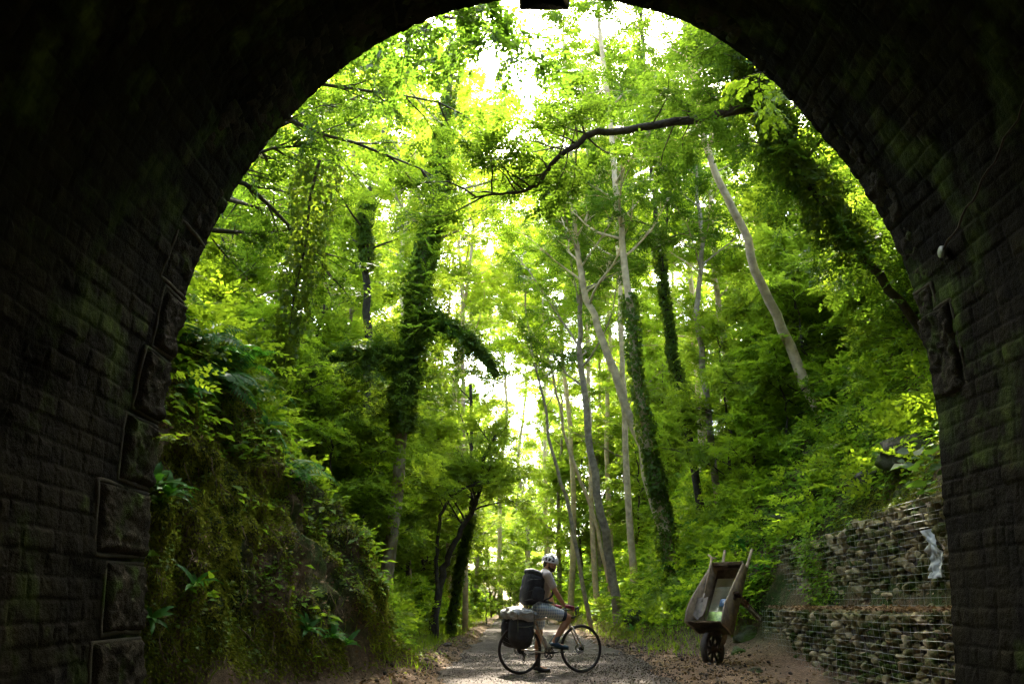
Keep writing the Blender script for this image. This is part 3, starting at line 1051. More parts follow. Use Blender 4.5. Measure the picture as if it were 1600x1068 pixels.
tree('curved_tree', 'small dark tree with trunk curving right over the left verge', 'tree',
     P3((690, 905, 26), (700, 870, 26), (715, 840, 26), (735, 800, 26), (748, 770, 26), (755, 720, 25.5), (775, 680, 25)),
     .13, .04, 12, 'bark_dark', leaf='leaf_bright', root=True, first=.45, nl=10, ll=2.2, length=.5)
tree('curved_tree', 'thinner bowed dark trunk arching beside the curved tree', 'tree',
     P3((682, 900, 25.5), (682, 850, 25.5), (690, 800, 25.5), (712, 770, 25.4), (742, 755, 25.3), (765, 752, 25.2)),
     .07, .03, 13, 'bark_dark', leaf='leaf_bright', root=True, first=.5, nl=8, ll=1.8, length=.5)
tree('ivy_tree', 'dark ivy-covered stump-like trunk just right of the curved pair', 'tree',
     P3((715, 915, 28), (725, 860, 28), (735, 800, 28), (738, 740, 28), (735, 600, 28)),
     .11, .05, 14, 'bark_dark', leaf='leaf_bright', root=True, first=.5, nl=9, ll=2.6, length=.55, ivy=(0, .6, 3500, .09))
# near left tree: drooping dark crown and a hanging curtain of ivy
for f_ in (0,):
    r = rng(501); n_ = 460
    A_ = np.vstack([spline(P3((638, 590, 21), (618, 555, 20.8), (585, 545, 20.4), (540, 548, 20.2), (500, 570, 20), (470, 605, 20)), 60),
                    spline(P3((640, 560, 21), (650, 520, 21), (690, 500, 20.8), (735, 530, 20.5)), 25)])
    ii = r.integers(0, 85, n_)
    pp = A_[ii] + r.normal(0, .22, (n_, 3)) - np.column_stack([np.zeros(n_), np.zeros(n_), r.uniform(-.35, 1, n_) ** 3 * 1.7])
    leaves_obj('hanging_sprigs', sprays_to_verts(pp, r.normal(0, 1, (n_, 3)) + [0, 0, -1.2], 'broad', .36, r, tilt=.6), M['leaf_dark'], IVYT, np.array(IVYT.location))
    r = rng(500); n_ = 420
    Tt = spline(P3((632, 640, 21), (640, 570, 21), (652, 470, 21), (665, 390, 21), (685, 300, 21), (698, 200, 21)), 60)
    ii = r.integers(0, 60, n_); dd = r.normal(0, 1, (n_, 3)) * [1, 1, .3]
    leaves_obj('sprigs', sprays_to_verts(Tt[ii] + unit(dd) * r.uniform(.2, .9, (n_, 1)), dd + [0, 0, -.3], 'broad', .45, r, tilt=.5), M['leaf_bright'], IVYT, np.array(IVYT.location))
t = tree('drooping_tree', 'near tree at upper left with drooping dark crown over the bank', 'tree',
     P3((200, 470, 15), (225, 380, 15), (285, 270, 15), (340, 150, 14.8), (400, 40, 14.5), (450, -80, 14)),
     .22, .09, 15, 'bark_dark', leaf='leaf_dimmed', kind='broad', root=True, first=.35, nl=25, ll=4.4, nsub=9, ntw=7, length=.42, up=.2, gl=1.0, bias=(.9, .1, -.05))
o0 = np.array(t.location)
q = spline(P3((500, 250, 14.6), (485, 310, 14.6), (478, 380, 14.6), (462, 450, 14.6), (452, 520, 14.6), (440, 590, 14.6)), 24)
b = MB(); b.tube(q - o0, np.linspace(.03, .008, 24), 5)
a_ = b.build('hanging_vine', M['bark_dark'], t)
leaves_obj('vine_leaves', ivy_on(q, np.linspace(.26, .0, 24), 0, 1, 2600, rng(9), .22, .075), M['leaf_dark'], a_, o0)
tree('ash_tree', 'small forked tree with dark stems high on the left bank', 'tree',
     P3((575, 560, 24), (572, 420, 24), (568, 350, 24), (580, 290, 24), (600, 200, 24)),
     .14, .05, 16, 'bark_dark', leaf='leaf_bright', root=True, first=.45, nl=12, ll=3.2, length=.55, ivy=(.4, .75, 2500, .15))
tree('ash_tree', 'pale thin trunk lit by sun behind the left ferns', 'tree',
     P3((388, 560, 21.5), (387, 460, 21.5), (392, 380, 21.5), (410, 250, 21.5), (430, 100, 21.5)),
     .1, .05, 17, 'bark_pale', leaf='leaf_bright', root=True, first=.35, nl=15, ll=3.2, length=.55)

# hazel hanging over the arch crown with big round leaves, near the portal
def overhang(name, label, anchor_px, seed, n, spread, length=.42, drop=.35, leaf='leaf_hazel'):
    r = rng(seed)
    e = None
    base = at(*anchor_px[0])
    e = empty(name, tuple(base)); tag(e, label, 'branch')
    b = MB(); SPs, SDs = [], []
    main = spline([at(*p) for p in anchor_px], 20)
    b.tube(main - base, np.linspace(.035, .008, 20), 6)
    for k in range(n):
        i = r.integers(1, 20)
        d = unit(np.array([r.uniform(-1, 1), r.uniform(-.6, .6), r.uniform(-.9, .2)]))
        q = [main[i]]
        for _ in range(4):
            d = unit(d + r.normal(0, .2, 3) - [0, 0, drop * .3]); q.append(q[-1] + d * spread * r.uniform(.15, .3))
            SPs.append(q[-1]); SDs.append(d)
        b.tube(np.array(q) - base, np.linspace(.01, .003, 5), 4)
    b.build('twigs', M['bark_dark'], e)
    V = sprays_to_verts(SPs, SDs, 'broad', length, r, round_leaf=True, tilt=.5)
    leaves_obj('leaves', V, M[leaf], e, base, 6)
    return e


overhang('hazel_branch', 'large round backlit leaves hanging at the top left of the arch crown', [(560, -60, 10.8), (640, 10, 11.2), (720, 30, 11.6), (800, 35, 12)], 31, 22, 1.1)
overhang('hazel_branch', 'sprig of round leaves hanging just left of the keystone', [(690, -60, 10.8), (730, 0, 11.3), (770, 50, 11.8)], 32, 10, 1.0)
overhang('hazel_branch', 'dark leaf tips poking in at the right edge of the arch', [(1290, 60, 11), (1230, 90, 11.4), (1180, 110, 11.8)], 33, 7, .7, leaf='leaf')

# ---------------------------------------------------------------- the wood behind: full trees copied along both banks
HEROES += [(1180, 400, 'the thick pale trunk'), (985, 520, 'the ivy-clad trunk'), (920, 440, 'the forked pale trunk'), (925, 700, 'the straight brown trunk'),
           (1035, 420, 'the dark ivy-wrapped trunk'), (1093, 430, 'the crooked brown trunk'), (855, 600, 'the thin leaning sapling'), (1190, 150, 'the near ivy tree'),
           (650, 450, 'the ivy-swathed trunk'), (500, 580, 'the left ivy arm'), (750, 540, 'the right ivy arm'), (725, 640, 'the slim pale trunk'), (740, 780, 'the curved dark tree'),
           (735, 850, 'the ivy-covered stem'), (460, 450, 'the hanging ivy curtain'), (575, 350, 'the forked dark-stemmed tree'), (390, 450, 'the sunlit thin trunk'), (860, 880, 'the cyclist'),
           (1110, 870, 'the wheelbarrow'), (1330, 850, 'the stone baskets'), (350, 570, 'the outcrop ferns'), (700, 30, 'the hanging hazel leaves'), (1430, 700, 'the layered rock'), (930, 200, 'the long bare bough'), (400, 850, 'the mossy outcrop')]
protos = []
for k, (lf, kd, ln) in enumerate((('leaf', 'ash', .68), ('leaf_bright', 'broad', .6), ('leaf', 'broad', .6), ('leaf_bright', 'ash', .68))):
    h = 15 + 1.5 * k
    r = rng(300 + k)
    tr = [(0, 0, -1.0)] + [(r.normal(0, .25), r.normal(0, .25), h * f) for f in (.25, .5, .75, 1)]
    p = tree('woodland_tree', None, 'tree', tr, .2, .05, 400 + k, 'bark' if k % 2 else 'bark_pale', lf, kd, ln, 'trees of the wood behind',
             first=.2 if k % 2 else .3, nl=18, ll=3.9, nsub=9, ntw=7)
    protos.append(p)
p = tree('woodland_tree', None, 'tree', [(0, 0, -1.0), (.2, 0, 6), (-.2, .2, 12), (.3, 0, 17), (.1, .1, 22)], .15, .05, 440, 'bark_pale', 'leaf_bright', 'ash', .6, 'trees of the wood behind', first=.5, nl=26, ll=5.0, nsub=10, ntw=8, up=.45)
protos.append(p)
spots = [
 (-3.9, 29, 4, .9), (4.4, 32, 4, .95), (4.9, 43, 4, 1.0), (-3.9, 48, 4, 1.0), (3.6, 38, 4, .9), (-2.7, 39, 4, 1.1), (3.1, 47, 4, 1.2), (2.7, 66, 4, 1.35), (-.8, 66, 4, 1.25), (1.2, 76, 1, 1.4),  # x, y, proto, scale
 (-9, 25, 1, .95), (-6.8, 31, 3, .9), (-11, 33, 1, 1.05), (-4.8, 37, 1, .8), (-8, 42, 3, 1), 
 (-4.6, 46, 3, .75), (-7.5, 52, 1, 1), (-13, 48, 3, 1.2), (-4.2, 58, 1, .8), (-9, 64, 3, 1.1), (-3.8, 70, 1, .9), (-12, 80, 1, 1.2), (-3.6, 88, 3, .9),
 (10.5, 21, 2, .9), (7.4, 33, 0, .9), (11, 36, 2, 1.1), (5.6, 40, 1, .8), (9, 45, 0, 1), (14.5, 20, 0, 1.1),
 (4.9, 49, 3, .8), (8.5, 56, 1, 1), (14, 52, 0, 1.2), (4.6, 62, 1, .85), (9.5, 70, 3, 1.1), (4.2, 78, 3, .85), (12, 86, 1, 1.2), (3.8, 96, 1, .9),
 (-2.9, 41, 1, .75), (2.8, 52, 3, .8), (-2.6, 62, 1, .9), (2.6, 68, 1, .9), (.3, 84, 3, .9), (-1.5, 95, 1, 1.0), (2.4, 104, 1, 1.1), (-3.4, 30, 1, .55), (-9.5, 38, 1, 1.1), (7, 27.5, 0, .8), (-5.2, 27, 1, .6),
 (-6, 100, 1, 1.2), (6.5, 112, 3, 1.2), (0.5, 125, 1, 1.0), (-5, 128, 3, 1.2), (-16, 24, 1, 1.0), (17, 27, 2, 1.2),
]
TL = ['leafy tree on the left bank', 'leafy tree on the right bank']
used = set()
for k, (x, y, pi, s) in enumerate(spots):
    rz = k * 2.1
    z = gz(x, y) if y < 200 else 5
    side = 'left' if x < 0 else 'right'
    dist = 'near' if y < 30 else 'midway' if y < 60 else 'far'
    tone = ['feathery mid-green', 'bright yellow-green', 'broad-leaved dark green', 'feathery yellow-green', 'tall slender'][pi]
    lab = f'{tone} {side}-bank tree, {dist}, ' + beside((x, y, z + 7 * s))
    loc = (x, y, z - .1)
    if pi not in used:
        p = protos[pi]; used.add(pi)
        p.location = loc; p.rotation_euler = (0, 0, rz); p.scale = (s,) * 3; p['label'] = lab
    else:
        copy_tree(protos[pi], loc, rz, s, lab)

# ---------------------------------------------------------------- scattering over the banks
_n = (TY < 125).sum()
_G = TG[:_n]; _N = TN[:_n]
_c, _s2 = math.cos(PITCH), math.sin(PITCH)
_dep = _G[..., 1] * _c + (_G[..., 2] - CAMZ) * _s2
_upc = -_G[..., 1] * _s2 + (_G[..., 2] - CAMZ) * _c
_PX = 800 + F * _G[..., 0] / _dep
_PY = 534 - F * _upc / _dep


def hit(x, y, rad=9):
    """the nearest point of the ground seen at photo pixel x, y, and its normal"""
    d = (_PX - x) ** 2 + (_PY - y) ** 2
    m = d < rad * rad
    if not m.any():
        k = np.unravel_index(np.argmin(d), d.shape)
    else:
        dd = np.where(m, _dep, 1e9); k = np.unravel_index(np.argmin(dd), dd.shape)
    return _G[k].copy(), _N[k].copy()


_A = np.linalg.norm(np.cross(_G[1:, :-1] - _G[:-1, :-1], _G[:-1, 1:] - _G[:-1, :-1]), axis=-1)


def scatter(n_per, seed, mask):
    """mask(P, N) -> density per square metre; returns points and normals"""
    r = rng(seed)
    dens = mask(_G[:-1, :-1], _N[:-1, :-1]) * _A
    tot = dens.sum(); n = int(tot * n_per)
    c = np.cumsum(dens.ravel()); u = r.uniform(0, c[-1], n)
    k = np.searchsorted(c, u); j, i = np.unravel_index(np.minimum(k, len(c) - 1), dens.shape)
    a = r.uniform(0, 1, (n, 1)); b = r.uniform(0, 1, (n, 1))
    P = (_G[j, i] * (1 - a) + _G[j + 1, i] * a) * (1 - b) + (_G[j, i + 1] * (1 - a) + _G[j + 1, i + 1] * a) * b
    return P, _N[j, i], r


def clumps(P, N, r, k, size, wd, lift=.6, spread=1.0, round_leaf=False, stem=.08):
    """k leaves round each point, rising and spreading"""
    n = len(P)
    az = r.uniform(0, 6.28, (n, k)); el = r.uniform(.05, 1.15, (n, k)) * lift + .05
    up = unit(N * .5 + np.array([0, 0, .9]))
    A = unit(np.cross(up, [.3, .9, .1])); B = np.cross(up, A)
    hor = A[:, None] * np.cos(az)[..., None] + B[:, None] * np.sin(az)[..., None]
    X = unit(hor * np.cos(el)[..., None] + up[:, None] * np.sin(el)[..., None])
    s = size * r.uniform(.55, 1.25, (n, k)) * r.uniform(.7, 1.3, (n, 1))
    C = P[:, None] + X * (s * stem / .1 * r.uniform(.2, 1.3, (n, k)))[..., None] + up[:, None] * (s * r.uniform(0, 1.2, (n, k)))[..., None]
    Z = unit(up[:, None] + r.normal(0, .35, (n, k, 3)))
    Y = unit(np.cross(Z, X)); Z = np.cross(X, Y)
    f = leaf_round if round_leaf else leaf_quads
    return f(C.reshape(-1, 3), X.reshape(-1, 3), Y.reshape(-1, 3), Z.reshape(-1, 3), s.ravel(), s.ravel() * wd, .3)


def stuff(name, label, V, mat, k=4):
    o = mesh_np(name, V, leaf_faces(len(V) // k, k), mat)
    return tag(o, label, kind='stuff')


def bankmask(P, N, lo=.25, hi=.8):
    return np.clip((P[..., 2] - lo) / (hi - lo), 0, 1)


def rockzone(P):      # 1 on the mossy outcrop by the portal
    return np.clip((15.6 - P[..., 1]) / 1.5, 0, 1) * (P[..., 0] < 0) * np.clip((4.3 - P[..., 2]) / .6, 0, 1)


def gabzone(P):
    return (P[..., 1] < 17.7) & (P[..., 0] > 4.45) & (P[..., 0] < 5.95)


def barezone(P):      # the strip of bare rock above the stone baskets
    return np.clip((16.5 - P[..., 1]) / 2, 0, 1) * np.clip((7.2 - P[..., 0]) / .8, 0, 1) * (P[..., 0] > 0)


_gul = np.array([hit(*q)[0] for q in ((470, 790), (490, 840), (510, 880), (530, 930), (548, 975), (560, 1010))])
_gul2 = spline(_gul, 30)
def scar(P):
    """1 in the bare earth gully that runs down the right side of the outcrop"""
    sh_ = P.shape[:-1]; Q = P.reshape(-1, 3); out = np.zeros(len(Q))
    m = (Q[:, 1] < 18) & (Q[:, 0] < -1)
    q = Q[m]; dm = np.full(len(q), 9.0)
    for g_ in _gul2: dm = np.minimum(dm, np.linalg.norm(q - g_, axis=1))
    out[m] = np.clip((.36 - dm) / .14 + .5 * vnoise(q * 3, 4), 0, 1)
    return out.reshape(sh_)


def m_herb(P, N):
    d = bankmask(P, N) * (1 - scar(P)) * (1 - rockzone(P) * np.where(P[..., 2] > 2.7, .6, .92)) * (1 - gabzone(P)) * (1 - .9 * barezone(P))
    y = P[..., 1]
    d = d * np.where(y < 26, 48, np.where(y < 38, 26, np.where(y < 62, 11, 4)))
    d = d * (.35 + 1.1 * np.clip(fbm(P * .8, 3, 61) + .5, 0, 1)) * (np.abs(P[..., 0]) < 15)
    return d
P, N, r = scatter(1, 1, m_herb)
far = P[:, 1] > 30; vf = P[:, 1] > 60; mid = far & ~vf
V = np.vstack([clumps(P[~far], N[~far], r, 9, .13, .5), clumps(P[mid], N[mid], r, 9, .24, .55), clumps(P[vf], N[vf], r, 9, .5, .55)])
stuff('undergrowth', 'leafy green undergrowth covering both banks', V, M['herb'])
# sprigs standing out of it
P, N, r = scatter(.13, 2, lambda P, N: m_herb(P, N) * (1 - .9 * rockzone(P)))
V = sprays_to_verts(P + N * .15, unit(N + r.normal(0, .6, P.shape) + [0, 0, .5]), 'broad', .5, r, tilt=.5)
V2 = sprays_to_verts(P + N * .45 + r.normal(0, .1, P.shape), unit(N + r.normal(0, .6, P.shape)), 'broad', .45, r, tilt=.5)
stuff('undergrowth', 'brighter sprigs rising out of the bank undergrowth', np.vstack([V, V2]), M['leaf'])


def m_ivy(P, N):
    return (1 - scar(P)) * (rockzone(P) * bankmask(P, N) * np.clip(fbm(P * 1.5, 3, 62) * 3 + .2, 0, 1) * 150
            + barezone(P) * bankmask(P, N, 1.8, 2.4) * np.clip(fbm(P * 1.5, 3, 63) * 3 + .2, 0, 1) * 150
            + (P[..., 1] < 26) * bankmask(P, N, .05, .4) * (np.abs(P[..., 0]) < 9) * (1 - gabzone(P)) * np.clip(fbm(P * 1.2, 3, 64) * 3, 0, 1) * 70)
P, N, r = scatter(1, 3, m_ivy)
V = clumps(P, N, r, 4, .05, .9, .5)
stuff('undergrowth', 'small dark ivy leaves creeping over the mossy rock', V, M['leaf_dark'])


def m_moss(P, N):
    k = fbm(P * [1.6, 1.6, .8], 4, 71)
    return (1 - scar(P)) * ((P[..., 1] < 17) * bankmask(P, N, .1, .5) * (P[..., 0] < 0) * (np.abs(P[..., 0]) < 6) * (P[..., 2] < 5)
            + barezone(P) * bankmask(P, N, 1.7, 2.1) * .6) * np.clip(k * 4 + 1.1, 0.03, 1) * 4200
P, N, r = scatter(1, 4, m_moss)
n = len(P)
X = unit(N * .8 + np.array([0, 0, -.8]) + r.normal(0, .45, (n, 3)))
Y = unit(np.cross(N + r.normal(0, .5, (n, 3)), X)); Z = np.cross(X, Y)
s = r.uniform(.025, .07, n)
stuff('moss', 'hanging cushions of yellow-green moss on the rock outcrop', leaf_quads(P, X, Y, Z, s, s * .35), M['moss'])


def m_grass(P, N):
    x, y = P[..., 0], P[..., 1]
    a = np.exp(-((x + 2.6) / .55) ** 2) * (y > 17) * 1.0 + np.exp(-((x - 3.5) / .5) ** 2) * (y > 18) * .5
    b = ((y < 18) & (np.abs(x) < 5)) * np.clip(fbm(P * 1.3, 3, 81) * 3 - .6, 0, 1) * bankmask(P, N, .02, .2) * .4
    return (a * np.where(y < 34, 260, 110) + b * 260) * (np.abs(x) < 6) * (1 - .8 * gabzone(P))
P, N, r = scatter(1, 5, m_grass)
n = len(P)
X = unit(np.array([0, 0, 1.0]) + r.normal(0, .45, (n, 3)) + N * .3)
Y = unit(np.cross(X, r.normal(0, 1, (n, 3)))); Z = np.cross(X, Y)
s = r.uniform(.08, .24, n)
stuff('grass', 'long grass along the foot of both banks', leaf_quads(P, X, Y, Z, s, .010 + s * .03, .35), M['leaf'])


def m_lit(P, N):
    x, y, z = P[..., 0], P[..., 1], P[..., 2]
    v = (np.abs(x) < 7) * (y < 30) * (np.exp(-((x + 1.6) / .5) ** 2) + np.exp(-((x - 3.2) / .8) ** 2) + .25 * bankmask(P, N))
    v = v + (y < 30) * (np.abs(x) < 5) * .12
    return v * np.clip(fbm(P * 1.6, 3, 91) * 2 + .7, .05, 1) * 260
P, N, r = scatter(1, 6, m_lit)
n = len(P)
X = unit(r.normal(0, 1, (n, 3)) * [1, 1, .25]); Z = unit(N + r.normal(0, .45, (n, 3)))
Y = unit(np.cross(Z, X)); s = r.uniform(.02, .075, n)
stuff('leaf_litter', 'dead leaves and bark scraps along the verges', leaf_quads(P + N * .012, X, Y, Z, s, s * .6), M['litter'])


def stone_shape(r, nu=10, nv=7, rough=.22, flat=(1, 1, 1), cuts=7, kr=(.55, .85)):
    mb = MB(); mb.ball((0, 0, 0), 1.0, nu, nv)
    V = np.vstack(mb.v)
    o = r.uniform(0, 50, 3)
    # cut a few flat facets, then roughen
    for _ in range(cuts):
        d = unit(r.normal(0, 1, 3)); k = r.uniform(*kr)
        p = V @ d; V = V - np.outer(np.maximum(p - k, 0), d)
    V = V * (1 + rough * fbm(V * 1.6 + o, 3, 3))[:, None] * np.array(flat)
    return V, np.vstack(mb.q), np.vstack(mb.t)


def merged(shapes_, P, Sc, r, rots=None):
    mb = MB()
    for k in range(len(P)):
        V, q, t = shapes_[r.integers(0, len(shapes_))]
        a = np.array(Matrix.Rotation(r.uniform(0, 6.28), 3, Vector(unit(r.normal(0, 1, 3)))))
        mb.add((V @ a.T) * Sc[k] + P[k], q, t)
    return mb


r = rng(20)
lows = [stone_shape(r, 6, 4, .3, (1, .8, .6)) for _ in range(6)]


def m_grit(P, N):
    x, y = P[..., 0], P[..., 1]
    return (y < 24) * (y > 11.5) * ((x > -2.6) & (x < 4.6)) * (np.exp(-((x + 1.4) / .45) ** 2) + np.exp(-((x - 3.0) / .9) ** 2) + .12) * 75
P, N, r = scatter(1, 7, m_grit)
mb = merged(lows, P + [0, 0, .012], (r.uniform(.006, .02, (len(P), 1)) + .04 * (r.uniform(0, 1, (len(P), 1)) ** 14)), r)
gr_ = mb.build('gravel', M['pebble'], None, False); tag(gr_, 'loose grit and small stones on the verges', kind='stuff')
r = rng(21)
n = 5200
P = np.column_stack([r.uniform(-1.0, 2.4, n), r.uniform(11.8, 19, n), np.full(n, .026)])
mb = merged(lows, P, r.uniform(.004, .011, (n, 1)) + .012 * (P[:, :1] > 1) * r.uniform(0, 1, (n, 1)) ** 2, r)
gr_ = mb.build('gravel', M['pebble'], None, False); tag(gr_, 'fine grit strewn over the path', kind='stuff')

# individual rocks
r = rng(22)
big = [stone_shape(r, 48, 30, .35, (1, .8, .62)) for _ in range(4)]
def rock(px, py, size, label, k, cat='rock', raise_=-.25, mat='rock'):
    p, nn = hit(px, py)
    V, q, t = big[k % 4]
    V = V * size
    V = V * (1 + .22 * fbm(V * 3.2 / size * .5 * [1, 1, 2.5] + k, 5, k, True))[:, None]
    a = np.array(Matrix.Rotation(k * 1.7, 3, 'Z'))
    o = mesh_np('rock', V @ a.T, [q, t], M[mat], None, True)
    o.location = tuple(p + nn * raise_ * size)
    tag(o, label, cat)
    return o
rock(1425, 705, .62, 'large dark layered rock beside the right edge of the arch', 0)
rock(1280, 760, .45, 'mossy rock above the far end of the stone baskets', 1)
rock(1225, 805, .38, 'small rounded mossy rock left of the upper stone basket', 2)
rock(1350, 745, .36, 'low mossy rock between the two larger ones on the right bank', 3)
rock(1000, 955, .55, 'dark mossy boulder at the foot of the right bank', 4)
rock(1165, 985, .45, 'mossy rock in the shade behind the wheelbarrow', 5)
rock(702, 1000, .10, 'small pale stone lying on the left dirt verge', 6, mat='pebble', raise_=.3)
rock(1215, 730, .4, 'brown rock ledge half hidden in leaves on the right bank', 9)

rock(1172, 905, .34, 'mossy rock wedged between the wheelbarrow handles and the stone baskets', 11)
rock(1150, 1010, .22, 'small dark rock on the ground behind the wheelbarrow wheel', 12)
rock(1185, 1040, .16, 'low stone at the foot of the lower stone basket', 13)
# ---------------------------------------------------------------- shrubs and understorey
sh = []
for k in range(4):
    r_ = rng(500 + k)
    h = [3.0, 4.2, 2.4, 6.5][k]
    tr = [(0, 0, -.3), (r_.normal(0, .15), r_.normal(0, .15), h * .5), (r_.normal(0, .3), r_.normal(0, .3), h)]
    sh.append(tree('shrub' if k < 3 else 'sapling', None, 'shrub' if k < 3 else 'sapling', tr, .04 + .01 * k, .012, 510 + k, 'bark_dark',
                   ['leaf', 'leaf_bright', 'leaf', 'leaf_bright'][k], ['broad', 'broad', 'ash', 'broad'][k], [.42, .48, .42, .55][k],
                   ['shrubs on the banks', 'shrubs on the banks', 'shrubs on the banks', 'saplings on the banks'][k],
                   first=.1, nl=[16, 18, 14, 22][k], ll=[1.5, 1.9, 1.3, 2.3][k], nsub=7, ntw=5, up=.35, gl=.8))
sp = []
r = rng(60)
def band(n, x0, x1, y0, y1, ks, s0, s1):
    for _ in range(n): sp.append((r.uniform(x0, x1), r.uniform(y0, y1), ks[r.integers(0, len(ks))], r.uniform(s0, s1)))
band(9, -7.5, -3.6, 18, 26, (0, 1, 2), .7, 1.0)
band(9, -9.5, -5.5, 19, 30, (3, 1), .9, 1.3)
band(12, -8, -3.2, 26, 45, (1, 3, 0), .9, 1.3)
band(12, -9, -3, 42, 75, (3, 1), 1.1, 1.7)
band(12, 5.8, 9.5, 20, 27, (0, 1, 2), .7, 1.1)
band(9, 8, 12, 14, 24, (3, 1), .9, 1.3)
band(13, 4.6, 10, 26, 45, (1, 3, 0), .9, 1.3)
band(12, 4, 10, 42, 75, (3, 1), 1.1, 1.7)
band(7, 7.8, 10.5, 11.5, 16, (0, 1, 2), .7, 1.0)
band(5, 7.6, 9.6, 15, 19.5, (3, 1), .7, 1.0)
band(7, -5.2, -3.8, 20, 30, (1, 3), .6, .9)
band(5, -8.5, -5.6, 11.5, 17, (0, 2), .5, .75)
band(5, -2.5, 3.5, 90, 120, (3,), 1.6, 2.4)
sp += [(-1.3, 46, 1, .6), (-.2, 62, 1, 1.0), (1.2, 66, 3, 1.1), (-1.6, 70, 3, 1.3), (1.9, 49, 0, .8), (8.2, 12.6, 3, .75), (8.6, 14.2, 1, 1.0), (8.0, 11.4, 1, .85)]
seen = set()
kinds = ['rounded green shrub', 'tall bright green shrub', 'low feathery shrub', 'leafy sapling']
for k, (x, y, pi, s) in enumerate(sp):
    side = 'left' if x < 0 else 'right'
    dist = 'nearest' if y < 20 else 'near' if y < 32 else 'halfway' if y < 55 else 'far'
    ht = 'low' if abs(x) < 5 else 'midway up' if abs(x) < 7.5 else 'high'
    lab = f'{kinds[pi]}, {side} bank, {dist}, ' + beside((x, y, gz(x, y) + 1.5 * s))
    loc = (x, y, gz(x, y) - .05 if y < 200 else 0)
    if pi not in seen:
        seen.add(pi); o = sh[pi]; o.location = loc; o.rotation_euler = (0, 0, k * 1.3); o.scale = (s,) * 3; o['label'] = lab
    else:
        copy_tree(sh[pi], loc, k * 1.3, s, lab)


# ---------------------------------------------------------------- ferns
def fern_mesh(kind, seed):
    r = rng(seed); mb = MB()
    n = [13, 8, 10, 6][seed % 4] if kind == 'strap' else 11
    for k in range(n):
        az = k * 2.4 + r.normal(0, .2); el = r.uniform(.75, 1.4)
        L = r.uniform(.3, .48) if kind == 'strap' else r.uniform(.45, .75)
        m = 9
        p = np.zeros(3); pts = [p]; a = el
        for j in range(m - 1):
            a -= (.12 if kind == 'strap' else .13) * (1 + j * .12)
            p = p + np.array([math.cos(az) * math.cos(a), math.sin(az) * math.cos(a), math.sin(a)]) * L / (m - 1); pts.append(p)
        pts = np.array(pts); T = unit(np.gradient(pts, axis=0)); Y = np.tile([-math.sin(az), math.cos(az), 0], (m, 1))
        Z = np.cross(T, Y) * -1
        if kind == 'strap':
            f = np.linspace(0, 1, m)
            wv = .034 * np.sin(np.clip(f * 1.05 + .12, 0, 1) * math.pi) ** .6 * (1 + .12 * np.sin(f * 22 + k)) + .003
            rows = np.stack([pts - Y * wv[:, None] + np.array([0, 0, .008]), pts, pts + Y * wv[:, None] + np.array([0, 0, .008])], 1)
            mb.add(rows.reshape(-1, 3), grid_faces(m, 3))
        else:
            rach = spline(pts, 18); TT = unit(np.gradient(rach, axis=0))
            f = np.linspace(0, 1, 18)
            C, X = [], []
            for sd in (-1, 1):
                C.append(rach[2:]); X.append(unit(Y[0] * sd + TT[2:] * .45 + [0, 0, -.15]))
            C = np.vstack(C); X = np.vstack(X); ff = np.tile(f[2:], 2)
            ln = .15 * np.sin(np.clip(ff * 1.0 + .1, 0, 1) * math.pi) ** .8 + .01
            Yy = unit(np.cross(np.tile([0, 0, 1.0], (len(C), 1)), X)); Zz = np.cross(X, Yy)
            mb.add(leaf_quads(C, X, Yy, Zz, ln, .034), leaf_faces(len(C)))
            mb.tube(rach, np.linspace(.004, .0015, 18), 4, cap=False)
    return mb
fm = {}
for kd in ('strap', 'plume'):
    for v in range(4):
        mb = fern_mesh(kd, 70 + v)
        o = mb.build('strap_fern' if kd == 'strap' else 'feather_fern', M['fern'], None, True)
        fm[(kd, v)] = [o, False]
